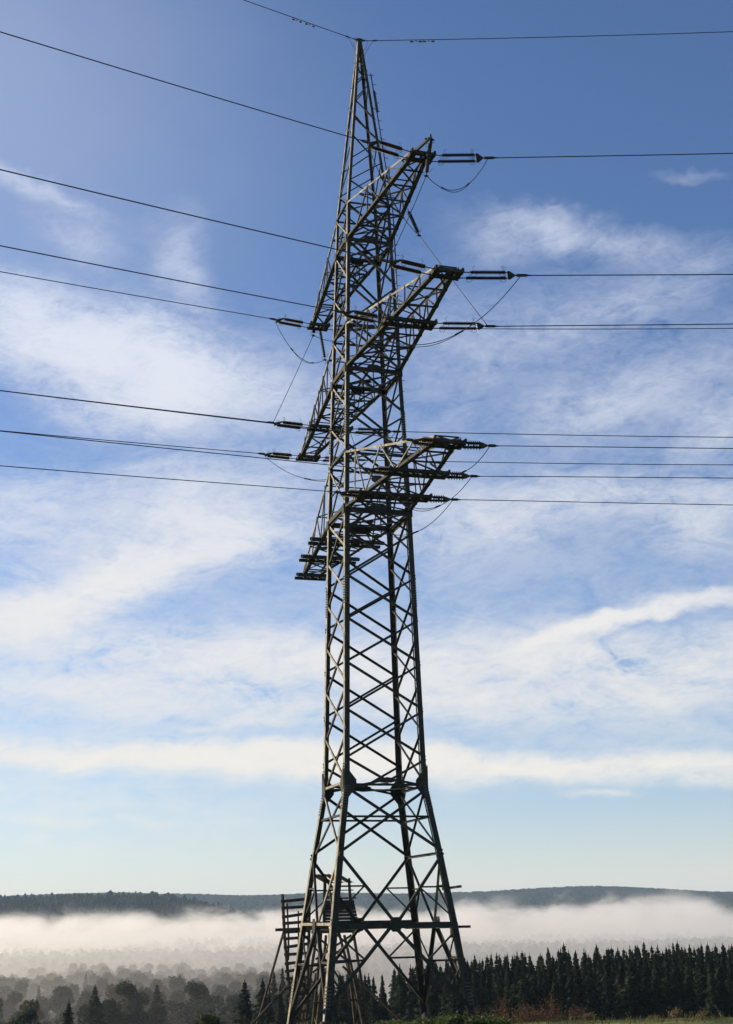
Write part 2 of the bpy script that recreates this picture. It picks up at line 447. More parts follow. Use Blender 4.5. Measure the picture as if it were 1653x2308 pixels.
for c, s in CORN.items():
    mb = MB(); lit_faces = []; zs = [FOOT[c] - 0.2, zP, zQ, zG, zLL, zLU, zML, zMU, zTL, zTU, zTOP]
    sz = [.40, .38, .36, .34, .30, .28, .26, .25, .23, .20, .15]
    for i in range(len(zs) - 1):
        mb.angle(node(c, zs[i]), node(c, zs[i + 1] + (0.05 if i < len(zs) - 2 else 0)), sz[i], (-s[0], 0, 0), (0, -s[1], 0), t=0.035)
        if s[1] < 0: lit_faces += list(range(len(mb.f) - 12, len(mb.f) - 6))   # sunward flanges: sunlight put into the colour, as a paler lichen tone
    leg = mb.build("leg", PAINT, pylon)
    leg.data.materials.append(PAINT_LIT)
    for k in lit_faces: leg.data.polygons[k].material_index = 1
    # splice plates with rows of bolts
    mb = MB()
    for (za, zb) in ((0.55, 1.9), (zG - 1.6, zG + 1.3), (25.0, 26.9), (36.6, 38.6)):
        n = int((zb - za) / 0.17)
        for k in range(n):
            z = za + (zb - za) * (k + .5) / n
            for e in (.09, .22):
                p = node(c, z)
                mb.box(p + V((-s[0] * e, s[1] * -0.0, 0)), p + V((-s[0] * e, s[1] * 0.07, 0)), .055, .055)
                mb.box(p + V((0, -s[1] * e, 0)), p + V((s[0] * 0.07, -s[1] * e, 0)), .055, .055)
    tag(mb.build("splice_bolts", BOLT, leg), kind='stuff')
    mb = MB(); p = node(c, FOOT[c])
    mb.lathe(p + V((0, 0, -1.5)), p + V((0, 0, -.12)), [(0, .42), (.9, .30), (1, .26)], 14)
    mb.build("concrete_footing", CONC, pylon)

FACES = {'near': ('A', 'D', V((1, 0, 0))), 'back': ('B', 'C', V((-1, 0, 0))),
         'sunny': ('A', 'B', V((0, -1, 0))), 'right': ('D', 'C', V((0, 1, 0)))}
nodeN = [zG, 15.2, 18.25, 21.25, 24.15, 27.0, 30.05, zLL]       # joints of the two wide faces
nodeS = [zG, 16.9, 19.9, 22.9, 25.8, 28.7, zLL]                 # the other two sit half a bay off
UPPER = [zLL, zLU, 38.5, zML, zMU, 48.2, zTL, zTU]
PEAK = [zTU, 58.3, 62.0, 65.2, 67.4]


def brace(mb, p, q, w, nrm, off=0.02):
    """an angle lying in a face, its second flange pointing inward"""
    p = Vector(p) - nrm * off; q = Vector(q) - nrm * off
    d = (q - p).normalized(); inpl = d.cross(nrm).normalized()
    mb.angle(p, q, w, inpl, -nrm, t=w * .10)


def facept(c0, c1, z, t): return node(c0, z).lerp(node(c1, z), t)


plates = []
for fn, (c0, c1, nr) in FACES.items():
    mb = MB(); ml = MB(); wide = fn in ('near', 'back'); m1 = mb if wide else ml
    # feet to the knee: an inverted V from the middle of the waist beam, with secondary struts
    midP = facept(c0, c1, zP, .5)
    hw = wid(zP)
    for (c, o) in ((c0, -1), (c1, 1)):
        ft = node(c, FOOT[c] + .25)
        brace(mb, midP, ft, .22, nr, .05)
        brace(m1 if c == c0 else mb, midP, node(c, zQ), .17, nr, .05)
        mU = midP.lerp(node(c, zQ), .52); mLo = midP.lerp(ft, .42); mL2 = midP.lerp(ft, .72)
        brace(mb, mU, node(c, mU.z), .10, nr, .09)
        brace(mb, mU, node(c, zP + .25), .10, nr, .12)
        brace(mb, mLo, node(c, mLo.z), .12, nr, .09)
        brace(mb, mLo, node(c, zP - .25), .10, nr, .12)
        if mL2.z > 0.6:
            brace(mb, mL2, node(c, mL2.z), .09, nr, .09)
            brace(mb, mL2, node(c, mLo.z), .09, nr, .13)
    brace(m1, node(c0, zQ), node(c1, zG - .2), .16, nr, .04)
    brace(mb, node(c1, zQ), node(c0, zG - .2), .16, nr, .10)
    zx = 11.65
    brace(mb, node(c0, zx), node(c1, zx), .13, nr, .14)
    if fn == 'right': brace(mb, node(c0, zQ), node(c1, zQ), .16, nr, .16)
    # body
    ns = nodeN if wide else nodeS
    bw = .145 if wide else .17
    for i in range(len(ns) - 1):
        za, zb = ns[i], ns[i + 1]
        if i == 0 and wide:
            mid = facept(c0, c1, zG + .15, .5)
            brace(mb, mid, node(c0, zb), bw, nr, .04); brace(mb, mid, node(c1, zb), bw, nr, .04)
        elif i == len(ns) - 2 and wide:
            mid = facept(c0, c1, zb - .1, .5)
            brace(mb, mid, node(c0, za), bw, nr, .04); brace(mb, mid, node(c1, za), bw, nr, .04)
        else:
            brace(m1, node(c0, za), node(c1, zb), bw, nr, .04)
            brace(mb, node(c1, za), node(c0, zb), bw, nr, .09)
    for i in range(len(UPPER) - 1):
        za, zb = UPPER[i], UPPER[i + 1]
        b2 = .13 if wide else .125
        brace(m1, node(c0, za + .1), node(c1, zb - .1), b2, nr, .04)
        brace(mb, node(c1, za + .1), node(c0, zb - .1), b2, nr, .09)
        if not wide or i in (1, 2, 4, 5):
            zm = (za + zb) / 2
            if not wide: brace(mb, node(c0, zm), node(c1, zm), .08, nr, .13)
    for i in range(len(PEAK) - 1):
        za, zb = PEAK[i], PEAK[i + 1]
        k = (i + (0 if wide else 1)) % 2
        a, b = (c0, c1) if k else (c1, c0)
        zm = (za + zb) / 2
        brace(mb, node(a, za), node(b, zm), .085, nr, .03)
        brace(mb, node(b, zm), node(a, zb), .085, nr, .03)
    brace(mb, node(c0, 66.6), node(c1, 66.6), .07, nr, .05)
    mb.build("lattice_bracing", PAINT, pylon)
    if not wide: ml.build("lattice_bracing", PAINT_LIT, pylon)  # one set of diagonals coloured paler to stand for sunlight
    # level beams between the legs
    for z, w in ((zP, .25), (zG, .15), (zLL, .30), (zLU, .17), (zML, .28), (zMU, .17), (zTL, .26), (zTU, .15)):
        mb = MB(); n = nr
        a, b = node(c0, z) + n * .03, node(c1, z) + n * .03
        if z == zP: w = .17 if fn == 'sunny' else .23
        if z == zG and wide:
            brace(mb, a + V((0, 0, -.22)), facept(c0, c1, z, .5) + V((0, 0, .28)), .13, n, 0)
            brace(mb, b + V((0, 0, -.22)), facept(c0, c1, z, .5) + V((0, 0, .28)), .13, n, 0)
        brace(mb, a, b, w, n, 0)
        if w > .2 and z != zG: mb.box(a - n * .16, b - n * .16, .05, w * .8)
        mb.build("level_beam", PAINT_LIT if (fn == 'sunny' and z in (zP, zG)) else PAINT, pylon)
    # gusset plates
    mb = MB()
    lat = V((0, 1, 0)) if wide else V((1, 0, 0))
    def plate(c, hx, hz, off=.075, cut=.5):
        c = c + nr * off; pts = []
        for (sx, sz_) in ((1, cut), (cut, 1), (-cut, 1), (-1, cut), (-1, -cut), (-cut, -1), (cut, -1), (1, -cut)):
            pts.append(c + lat * (sx * hx) + V((0, 0, sz_ * hz)))
        g = MB(); g.prism(pts, nr, .03); g.build("gusset_plate", PAINT, pylon)
    plate(midP, .34, .42, .10, .62)
    if wide:
        plate(facept(c0, c1, zG + .2, .5), .6, .16); plate(facept(c0, c1, zLL - .05, .5), .85, .34)
        for z in (zML, zTL): plate(facept(c0, c1, z, .5), .5, .28)
        plate(facept(c0, c1, 33.6, .5), .42, .26)
    for c in (c0, c1):
        sgn = 1 if c == c0 else -1
        d = (node(c1, zG) - node(c0, zG)).normalized() * sgn
        for z, h, ww_ in ((zG, 1.15, .75), (zLL, .35, .5), (zML, .38, .48), (zTL, .36, .45)):
            b0 = node(c, z) + nr * .062
            mb = MB(); mb.prism([b0 + V((0, 0, h)), b0 + d * ww_ + V((0, 0, .22)), b0 + d * ww_ + V((0, 0, -.22)), b0 + V((0, 0, -h))], nr, .025)
            mb.build("gusset_plate", PAINT, pylon)

# flat diamond bracing at each level
for z in (zP, zG, zLL, zML, zTL, zMU, zLU, zTU):
    mb = MB(); w = wid(z)
    m = [V((w, 0, z)), V((0, w, z)), V((-w, 0, z)), V((0, -w, z))]
    for i in range(4): mb.box(m[i], m[(i + 1) % 4], .08, .08)
    if z in (zLL, zML, zTL):
        mb.box(V((w, w, z - .1)), V((-w, -w, z - .1)), .12, .10); mb.box(V((w, -w, z - .24)), V((-w, w, z - .24)), .12, .10)
        mb.prism([V((.45, 0, z - .17)), V((0, .45, z - .17)), V((-.45, 0, z - .17)), V((0, -.45, z - .17))], (0, 0, 1), .03)
    mb.build("plan_bracing", PAINT, pylon)

# peak cap
mb = MB()
mb.box(V((0, -.20, zTOP + .03)), V((0, .20, zTOP + .03)), .34, .16)
mb.prism([V((.17, -.22, zTOP - .9)), V((.17, .22, zTOP - .9)), V((.15, .14, zTOP)), V((.15, -.14, zTOP))], (1, 0, 0), .03)
mb.build("peak_cap", PAINT, pylon)

# climbing rail with pegs, up the back right leg
mb = MB(); zsr = [1.2 + i * .5 for i in range(int((zTOP - 3.2) / .5))]


def rail(z):
    w = wid(z); t = smooth01((z - 28) / 26)
    return V((lerp(w - .95, w * .8 + .02, t), lerp(w - .10, w + .30, t), z))


mb.tube([rail(z) for z in zsr], .045, 5)
lad = mb.build("climbing_rail", FITT, pylon)
mb = MB()
z = 1.4; k = 0
while z < zTOP - 2.6:
    p = rail(z); sg = 1 if k % 2 else -1
    mb.box(p, p + V((-.10, .33, .05)) if k % 2 else p + V((.10, .24, -.03)), .03, .03)
    z += .55 if z < zLL else .8; k += 1
mb.build("climbing_pegs", FITT, lad)
mb = MB()
for i in range(22):
    z = 3 + i * 3.0
    mb.box(rail(z), node('D', z), .04, .04)
mb.build("rail_brackets", FITT, lad)
mb = MB()
mb.box(rail(62.8) + V((.03, .03, 0)), rail(64.6) + V((.03, .03, 0)), .16, .16)
mb.build("rail_stop", FITT, lad)

# anti-climb outriggers low on the right
mb = MB()
mb.box(V((wid(7.2) - 1.6, wid(7.2) + .05, 7.25)), V((wid(7.2) + .2, wid(7.2) + .6, 7.35)), .14, .14)
mb.box(V((-wid(5) + .6, wid(5) - 1.0, 4.95)), V((wid(5) + .2, wid(5) + .65, 5.0)), .15, .15)
mb.box(V((wid(5) - 1.4, wid(5) + .12, 4.95)), V((wid(5) - 1.4, wid(5) + .12, 4.35)), .26, .22)
mb.build("outrigger_bars", PAINT, pylon)

# ---- crossarms
ARMS = {'upper': (zTL, zTU, 13.22, [(13.22, .72)]),
        'middle': (zML, zMU, 17.04, [(9.94, 1.58), (17.04, .80)]),
        'lower': (zLL, zLU, 16.06, [(5.76, 2.32), (10.58, 1.84), (16.06, .90)])}
CH = {'upper': .26, 'middle': .27, 'lower': .27}


def crossarm(which, s):
    zl, zu, xt, att = ARMS[which]
    hyt = att[-1][1] - .16; w0, w1 = wid(zl), wid(zu)
    side = 'right' if s > 0 else 'left'
    extra = ', carrying no insulators' if (which == 'lower' and s < 0) else ''
    arm = bpy.data.objects.new("crossarm", None); arm.location = (s * w0, 0, zl); col.objects.link(arm)
    arm.parent = pylon; arm.matrix_parent_inverse = Matrix.Translation(-pylon.location)
    if extra: arm['label'] = "bare crossarm low on the left, without insulators"
    def bot(x, sy):
        t = (x - w0) / (xt - w0); return V((s * x, sy * lerp(w0, hyt, t), zl))
    def top(x, sy):
        t = (x - w1) / (xt - w1); return V((s * x, sy * lerp(w1, hyt, t), lerp(zu, zl + .32, t)))
    def put(mb, name, mat=PAINT):
        o = mb.build(name, mat, None); o.parent = arm
        o.matrix_parent_inverse = Matrix.Translation(-Vector((s * w0, 0, zl))); return o
    cw = CH[which]
    for sy in (-1, 1):
        mb = MB(); d_ = (bot(xt, sy) - bot(w0, sy)).normalized(); n_ = V((0, -sy, 0)); n_ = (n_ - d_ * n_.dot(d_)).normalized()
        mb.slab(bot(w0, sy), bot(xt + .45, sy), n_, V((0, 0, 1)), .035, cw * 1.1); mb.slab(bot(w0, sy) + V((0, 0, .036)), bot(xt + .45, sy) + V((0, 0, .036)), V((0, 0, 1)), n_, .03, cw * .5)
        put(mb, "lower_chord")
        mb = MB(); mb.angle(top(w1, sy), top(xt, sy), cw * .5, (0, -sy, 0), (0, 0, -1), t=.025)
        put(mb, "upper_chord", PAINT_LIT if sy < 0 else PAINT)
    # bays between joints
    xs = [w0] + [a[0] for a in att]
    joints = [w0]
    for i in range(len(xs) - 1):
        n = {'upper': 6, 'middle': [4, 3][min(i, 1)], 'lower': [2, 2, 3][i]}[which]
        for k in range(1, n + 1): joints.append(lerp(xs[i], xs[i + 1], k / n))
    def bar(nm, p, q, w, h, mat=PAINT):
        m_ = MB(); m_.box(p, q, w, h); put(m_, nm, mat)
    for i in range(len(joints) - 1):
        a, b = joints[i], joints[i + 1]
        up = V((0, 0, 1))
        bar('cross_strut', bot(b, -1), bot(b, 1), .10, .09)
        p0, p1 = (bot(a, -1), bot(b, 1)) if i % 2 else (bot(a, 1), bot(b, -1))
        bar('cross_strut', p0 + up * .05, p1 + up * .05, .10, .07)
        if i < 3: bar('cross_strut', V((p1.x, -p1.y, p1.z)) + up * .13, V((p0.x, -p0.y, p0.z)) + up * .13, .08, .06)
        if i % 2 == 0:
            bar('cross_strut', top(max(a, w1), -1) if 0 else top(b, -1), top(b, 1), .07, .07)
            q0, q1 = (top(max(a, w1), 1), top(b, -1))
            bar('cross_strut', q0, q1, .07, .06)
    for sy in (-1, 1):
        mt_ = PAINT_LIT if (sy < 0 and which == 'lower') else PAINT
        if which == 'lower':
            seq = [('b', xs[1]), ('t', (xs[1] + xs[2]) / 2), ('b', xs[2]), ('t', (xs[2] + xs[3]) / 2), ('b', xs[3] - 1.6)]
            pts = [(bot if k == 'b' else top)(x, sy) for k, x in seq]
            for i in range(len(pts) - 1): bar('side_strut', pts[i], pts[i + 1], .085, .085, mt_)
            bar('side_strut', top((w1 + xs[1]) / 2, sy), bot(xs[1], sy), .08, .08, mt_); bar('side_strut', top((w1 + xs[1]) / 2, sy), bot((w0 + xs[1]) / 2, sy), .07, .07, mt_)
        else:
            js = joints[1::1]
            for i, x in enumerate(js[:-1]):
                if i % 2 == 1 or which == 'middle': bar('side_strut', bot(x, sy), top(x, sy), .075, .075, mt_)
                if i % 2 == 1: bar('side_strut', top(x, sy), bot(js[i - 1], sy), .085, .085, mt_)
                if i % 2 == 1 and i + 1 < len(js) - 1: bar('side_strut', top(x, sy), bot(js[i + 1], sy), .075, .075, mt_)
    for (x, h) in att:
        mb = MB(); X = s * x
        offs = (-.42, .42) if not (which == 'lower' and s < 0) else (-.55, .0, .5)
        for e in offs:
            ov = .12 if extra == '' else .35
            zb = zl + (.02 if e != 0 else .2)
            mb.slab(V((X + e - .12, -h - ov, zb - .05)), V((X + e - .12, h + ov, zb - .05)), V((1, 0, 0)), V((0, 0, -1)), .03, .24)
            mb.slab(V((X + e - .12, -h - ov, zb - .08)), V((X + e - .12, h + ov, zb - .08)), V((0, 0, -1)), V((1, 0, 0)), .03, .17)
            mb.slab(V((X + e + .09, -h - ov, zb - .08)), V((X + e + .09, h + ov, zb - .08)), V((0, 0, -1)), V((1, 0, 0)), .03, .17)
        for k in range(3 if h < 1 else 6):
            y = -h + 2 * h * (k + .5) / (3 if h < 1 else 6)
            mb.box(V((X - .5, y, zl - .16)), V((X + .5, y, zl - .16)), .16, .10)
        if extra == '':
            for sy in (-1, 1): mb.box(V((X - .62, sy * (h + .02), zl - .08)), V((X + .62, sy * (h + .02), zl - .08)), .12, .26)
        put(mb, "attachment_beam")
    if which == 'upper' and s > 0:
        mb = MB()
        for sy in (-1, 1): mb.box(V((xt + .2, sy * .5, zl)), V((15.1, sy * .08, zl + .05)), .14, .16)
        mb.box(V((14.9, -.3, zl + .12)), V((14.9, .3, zl + .12)), .08, .08)
        mb.box(V((15.15, 0, zl - .1)), V((15.15, 0, zl + .3)), .10, .10)
        put(mb, "tip_outrigger")
    return arm


for which in ARMS:
    for s in (1, -1): crossarm(which, s)

# ------------------------------------------------------------------ insulators, cables
AZR, AZL = radians(65.58), radians(-65.3)


def wdir(side, slope):
    a = AZR if side > 0 else AZL
    return V((cos(a), sin(a), -slope))


def sheds(n, r0, r1):
    pr = [(0, r0 * .8)]
    for k in range(n):
        t = (k + .5) / n; h = .5 / n
        pr += [(t - h * .5, r0), (t - h * .1, r1), (t + h * .35, r1 * .92), (t + h * .45, r0)]
    pr.append((1, r0 * .8)); return pr


def horn(mb, p, d, up, size=.32):
    side = d.cross(up).normalized()
    mb.tube([p, p + up * size * .5 + d * .05, p + up * size * .8 - d * .06, p + up * size * 1.25 + d * .10], .014, 4)


def loop(mb, p, d, up, w=.34, h=.20):
    mb.tube([p, p - up * h * .6, p - up * h + d * w * .25, p - up * h + d * w * .75, p - up * h * .5 + d * w, p + d * w], .014, 4)


SL = {1: .10, -1: .14}
clamps = {}


def tension_set(key, which, s, idx, side, where):
    zl, zu, xt, att = ARMS[which]; x, h = att[idx]
    short = which == 'lower'
    P = V((s * x, side * (h + .08), zl - .12)); sl = SL[side] * .75 + .02
    d = wdir(side, sl).normalized(); up = V((0, 0, 1)); lat = V((0, 0, 1)).cross(d).normalized()
    if lat.x < 0: lat = -lat
    root = empty("tension_insulator", P, "%s double insulator pulling %s from %s" % ("short" if short else "long", 'right' if side > 0 else 'left', where), "insulator", "tension insulators on the crossarms")
    if short: t0, t1, ty, tc_, te, off, r0, r1, n = .14, .98, 1.08, 1.22, 2.0, .36, .075, .16, 6
    elif side > 0: t0, t1, ty, tc_, te, off, r0, r1, n = .50, 2.58, 2.85, 3.20, 4.1, .38, .075, .135, 20
    else: t0, t1, ty, tc_, te, off, r0, r1, n = .80, 2.75, 3.0, 3.25, 4.1, .38, .095, .135, 22
    for e in (-1, 1):
        b = P + V((e * off, 0, 0))
        c_ = P + lat * (e * off * .98) 
        s0 = b + d * t0; s1 = c_ + d * t1
        mb = MB(); mb.lathe(s0, s1, sheds(n, r0, r1), 10)
        st = mb.build("insulator_string", PORC, root, smooth=False)
        mb = MB(); mb.tube([b - d * .05, s0], .032, 6); mb.tube([s1, c_ + d * ty], .03, 6)
        mb.lathe(s0 - d * .06, s0 + d * .08, [(0, .06), (.3, .09), (1, .09)], 8)
        mb.lathe(s1 - d * .08, s1 + d * .06, [(0, .09), (.7, .09), (1, .06)], 8)
        if not short:
            horn(mb, s0 + d * .12 + up * .05, d, up); horn(mb, s1 - d * .12 + up * .05, d, up); horn(mb, s1 - d * .02 + up * .05, d, up, .26)
            loop(mb, s0 - d * .05 - up * .06, d, up); loop(mb, s1 - d * .28 - up * .06, d, up)
        mb.build("arcing_horns" if not short else "end_fitting", FITT, st)
    mb = MB()
    a = P + d * (ty - .12)
    mb.prism([a + lat * (off + .12), a + lat * (off + .12) + d * .12, a + d * .46, a - lat * (off + .12) + d * .12, a - lat * (off + .12)], lat.cross(d), .07)
    mb.build("yoke_plate", FITT, root)
    mb = MB()
    mb.lathe(P + d * (ty + .22), P + d * te, [(0, .03), (.12, .035), (.2, .095), (.7, .09), (.82, .05), (1, .04)], 8)
    mb.build("dead_end_clamp", FITT, root)
    clamps[key] = (P + d * (tc_ + .25) - up * .08, P + d * te, d)
    return P


def cable(name, pts, r, label, cat="cable", group=None, n=6):
    mb = MB(); mb.tube(pts, r, n); o = mb.build(name, CABLE, smooth=True)
    return tag(o, label, cat, group)


WHERE = {('upper', 1, 0): "the tip of the upper right crossarm", ('upper', -1, 0): "the tip of the upper left crossarm",
         ('middle', 1, 1): "the tip of the middle right crossarm", ('middle', 1, 0): "the inner end of the middle right crossarm",
         ('middle', -1, 1): "the tip of the middle left crossarm", ('middle', -1, 0): "the inner end of the middle left crossarm",
         ('lower', 1, 2): "the tip of the lowest right crossarm", ('lower', 1, 1): "halfway along the lowest right crossarm",
         ('lower', 1, 0): "the inner end of the lowest right crossarm"}
SLOPE = {('upper', 1, 0): (.0982, .1414), ('upper', -1, 0): (.1031, .1435), ('middle', 1, 1): (.0982, .1338), ('middle', 1, 0): (.0895, .1365),
         ('middle', -1, 1): (.1005, .146), ('middle', -1, 0): (.1059, .1376), ('lower', 1, 2): (.0957, .1364), ('lower', 1, 1): (.09, .1328), ('lower', 1, 0): (.0991, .1392)}
KQ = {1: 4.6e-4, -1: 2.8e-4}
for (which, s, idx), where in WHERE.items():
    for side in (1, -1):
        key = (which, s, idx, side)
        tension_set(key, which, s, idx, side, where)
        zl, zu, xt, att = ARMS[which]; x, h = att[idx]
        sl = SLOPE[(which, s, idx)][0 if side > 0 else 1]; k = KQ[side]
        st = clamps[key][1]; a = AZR if side > 0 else AZL
        h0 = {('upper', 0): 1.2, ('middle', 1): 1.4, ('middle', 0): 2.2, ('lower', 2): 1.4, ('lower', 1): 2.0, ('lower', 0): 2.6}[(which, idx)]
        P0 = V((s * x, h0 * side, zl))
        pts = [st - clamps[key][2] * .3]
        t = ((st - P0).x * cos(a) + (st - P0).y * sin(a))
        tt = t + 3.0; L0 = P0 + V((cos(a), sin(a), 0)) * t
        dzz = st.z - (P0.z - sl * t + k * t * t); dl = (st - L0); dl.z = 0
        while tt < 190:
            f = exp(-(tt - t) / 6.0)
            pts.append(P0 + V((cos(a) * tt, sin(a) * tt, -sl * tt + k * tt * tt + dzz * f)) + dl * f)
            tt += 3 if tt < 40 else 8
        pts.insert(1, st)
        r = .031 if which != 'lower' else .025
        if s < 0: r = .030
        cable("conductor_cable", pts, r, "power cable running %s from %s" % ('right' if side > 0 else 'left', where), "cable", "power cables leaving the pylon")

# hanging insulators that carry the jumpers


def hanging(top, bot, label):
    top = V(top); bot = V(bot); d = (bot - top).normalized()
    root = empty("hanging_insulator", top, label, "insulator", "insulators hanging from the upper crossarms")
    mb = MB(); a = top + d * .22; b = bot - d * .22
    mb.lathe(a, b, sheds(16, .085, .135), 10); st = mb.build("insulator_string", PORC, root)
    mb = MB(); mb.tube([top, a], .03, 5); mb.tube([b, bot + d * .1], .035, 5)
    s = V((0, 1, 0))
    for p, g in ((a, 1), (b, -1)):
        mb.tube([p, p + s * .22 - d * .05, p + s * .26 - d * .2, p + s * .34 - d * .3], .014, 4)
        mb.tube([p, p - s * .2, p - s * .24 + d * .2, p - s * .12 + d * .3, p + d * .3], .014, 4)
    mb.build("arcing_horns", FITT, st)
    mb = MB(); mb.lathe(bot - V((0, .14, .03)), bot + V((0, .14, -.03)), [(0, .03), (.3, .075), (.7, .075), (1, .03)], 6)
    mb.build("jumper_clamp", FITT, root)
    return bot


P1 = hanging((15.05, 0, zTL - .05), (14.9, -.28, zTL - 2.45), "long insulator hanging from the outermost point of the upper right crossarm")
P2 = hanging((6.7, 1.2, zTL - .1), (6.75, 1.95, zTL - 2.0), "slanting insulator hanging below the middle of the upper right crossarm")
P3 = hanging((-13.1, .05, zTL - .25), (-13.2, .5, zTL - 2.95), "thin insulator hanging below the tip of the upper left crossarm")
P4 = hanging((-13.5, -.3, zTL - .15), (-13.6, -.35, zTL - .75), "stubby insulator under the end of the upper left crossarm")


def sagging(a, b, sag, n=22):
    a = V(a); b = V(b)
    return [a.lerp(b, t / n) - V((0, 0, 4 * sag * (t / n) * (1 - t / n))) for t in range(n + 1)]


def jumper(a, b, sag, label, r=.024, double=False):
    root = empty("jumper_cable", a, label, "cable", "jumper cables looping past the crossarms")
    pts = sagging(a, b, sag)
    mb = MB(); mb.tube(pts, r, 6); c = mb.build("cable_strand", CABLE, root, smooth=True)
    if double:
        n = len(pts); i0, i1 = int(n * .32), int(n * .80)
        mb = MB(); mb.tube([p + V((0, .02, -.14 * sin(pi * (k + .001) / (i1 - i0 - 1)))) for k, p in enumerate(pts[i0:i1])], r * .9, 5)
        mb.build("cable_strand", CABLE, root, smooth=True)
        mb = MB()
        for i in (i0, i1 - 2): mb.tube([pts[i], pts[i + 1]], .055, 6)
        mb.build("splice_sleeve", FITT, root)
    return root


ck = lambda w, s, i, sd: clamps[(w, s, i, sd)][0]
jumper(ck('upper', 1, 0, 1), P1, 1.55, "drooping jumper cable from the upper right clamp to the outermost hanging insulator", double=True)
jumper(P1, ck('middle', 1, 1, -1), .12, "taut jumper cable dropping along the right edge of the arm lattice")
jumper(ck('middle', 1, 0, 1), P2, .05, "straight slanting jumper cable up to the slanting hanging insulator")
jumper(P2, ck('upper', 1, 0, -1), .9, "jumper cable from the slanting insulator up to the upper right arm's left clamp", double=True)
jumper(ck('middle', 1, 1, 1), ck('middle', 1, 0, -1), 3.1, "long drooping jumper cable below the middle right crossarm", double=True)
jumper(ck('upper', -1, 0, -1), P3, 1.5, "curved jumper cable left of the upper left crossarm's hanging insulator", double=True)
jumper(P3, ck('middle', -1, 1, 1), .1, "thin jumper cable running down behind the tower from the thin hanging insulator")
jumper(ck('middle', -1, 0, -1), P4, .05, "straight jumper cable rising from the middle left clamp to the arm above")
jumper(P4, ck('upper', -1, 0, 1), .8, "short jumper cable under the upper left crossarm")
jumper(ck('middle', -1, 1, -1), ck('middle', -1, 0, 1), 2.9, "drooping jumper cable below the tip of the middle left crossarm", double=True)
jumper(ck('lower', 1, 2, 1), ck('lower', 1, 2, -1), 1.75, "jumper loop under the tip of the lowest right crossarm", double=True)
jumper(ck('lower', 1, 1, 1), ck('lower', 1, 1, -1), 2.2, "jumper loop halfway along the lowest right crossarm", double=True)
jumper(ck('lower', 1, 0, 1), ck('lower', 1, 0, -1), 2.5, "jumper loop at the inner end of the lowest right crossarm", double=True)

# earth wires from the peak, with dampers
for side, sl, k, dts in ((1, .1075, 4.6e-4, (4.3, 5.25)), (-1, .1456, 2.8e-4, (4.8, 6.0))):
    a = AZR if side > 0 else AZL
    root = empty("earth_wire", (0, side * .1, zTOP), "thin earth wire leaving the tower's peak to the %s" % ('right' if side > 0 else 'left'), "cable", "earth wires at the peak")
    f = lambda t: V((cos(a) * t, sin(a) * t, zTOP - sl * t + k * t * t))
    mb = MB(); ts = [0.05, 1, 2] + [3 * i for i in range(1, 14)] + [50, 70, 100, 150, 190]
    mb.tube([f(t) for t in ts], .028, 6); mb.build("wire_strand", CABLE, root, smooth=True)
    for dt in dts:
        mb = MB(); p = f(dt); d = (f(dt + .1) - f(dt)).normalized()
        mb.box(p, p - V((0, 0, .14)), .06, .06)
        q = p - V((0, 0, .15)); mb.tube([q - d * .35, q + d * .35], .012, 4)
        mb.lathe(q - d * .45, q - d * .22, [(0, .05), (.2, .06), (1, .06)], 7); mb.lathe(q + d * .22, q + d * .45, [(0, .06), (.8, .06), (1, .05)], 7)
        mb.build("vibration_damper", FITT, root)
    mb = MB(); mb.lathe(f(1.0), f(1.35), [(0, .03), (.2, .06), (.8, .06), (1, .03)], 6); mb.lathe(f(.05), f(.5), [(0, .08), (.7, .06), (1, .03)], 6)
    mb.build("wire_clamp", FITT, root)
    mb = MB()
    mb.tube([f(1.2), f(1.0) - V((0, 0, .12)), f(.75) - V((0, 0, .5)), f(.45) - V((0, 0, 1.05)), V((0, side * .25, zTOP - 1.7))], .017, 5)
    mb.tube([f(.2) + V((0, 0, .12)), f(.45) + V((0, 0, .14)), f(.65) - V((0, 0, .1)), f(.55) - V((0, 0, .55)), V((.1, side * .22, zTOP - 1.0))], .015, 5)
    mb.build("bonding_loop", CABLE, root, smooth=True)

# ------------------------------------------------------------------ raised hide with ladder, behind the tower
sx, sy_ = world_uv(99.0, -2.83)
SB = V((sx, sy_, EYE.z - 7.27)); K = 1 / 32.3


def SP(a, b, dep=0.0):
    """a across, b up (both in hand-widths of 3.1 cm from the hide's base), dep metres back"""
    return SB + R0 * (a * K) + F0 * dep + V((0, 0, b * K))


hide = empty("hunting_hide", SB, "raised wooden hunting hide on splayed legs behind the pylon's left legs", "hunting hide")
mb = MB()
for (x0, x1, d0, d1) in ((-22, 55, -1.2, -1.2), (-22, 55, 1.1, 1.1)):
    for i in range(7):
        y = 228 + i * 7.2
        if d0 > 0 or x0 > -100: mb.box(SP(x0 - 1 + i * .3, y, d0 + .02 * (i % 2)), SP(x1 - i * 1.5, y, d1 + .02 * (i % 2)), .03, 6.6 * K)
for dd in (-22, 52):
    for i in range(7):
        y = 228 + i * 7.2; q = dd + (0 if dd < 0 else -i * 1.5)
        mb.box(SP(q, y, -1.18), SP(q, y, 1.08), .03, 6.6 * K)
mb.build("plank_wall", PLANK, hide)
mb = MB()
for i in range(9): mb.box(SP(-48 + i * 12.3, 213, -1.5), SP(-48 + i * 12.3, 213, 1.3), 11.5 * K, .06)
for dpt in (-1.35, 1.15): mb.box(SP(-49, 208, dpt), SP(58, 208, dpt), .14, .2)
mb.build("floor_platform", WOOD, hide)
mb = MB()
for (a, d) in ((-22, -1.1), (10, -1.1), (43, -1.1), (-22, 1.0), (40, 1.0)):
    mb.box(SP(a, 212, d), SP(a * .85, 322, d), .15, .15)
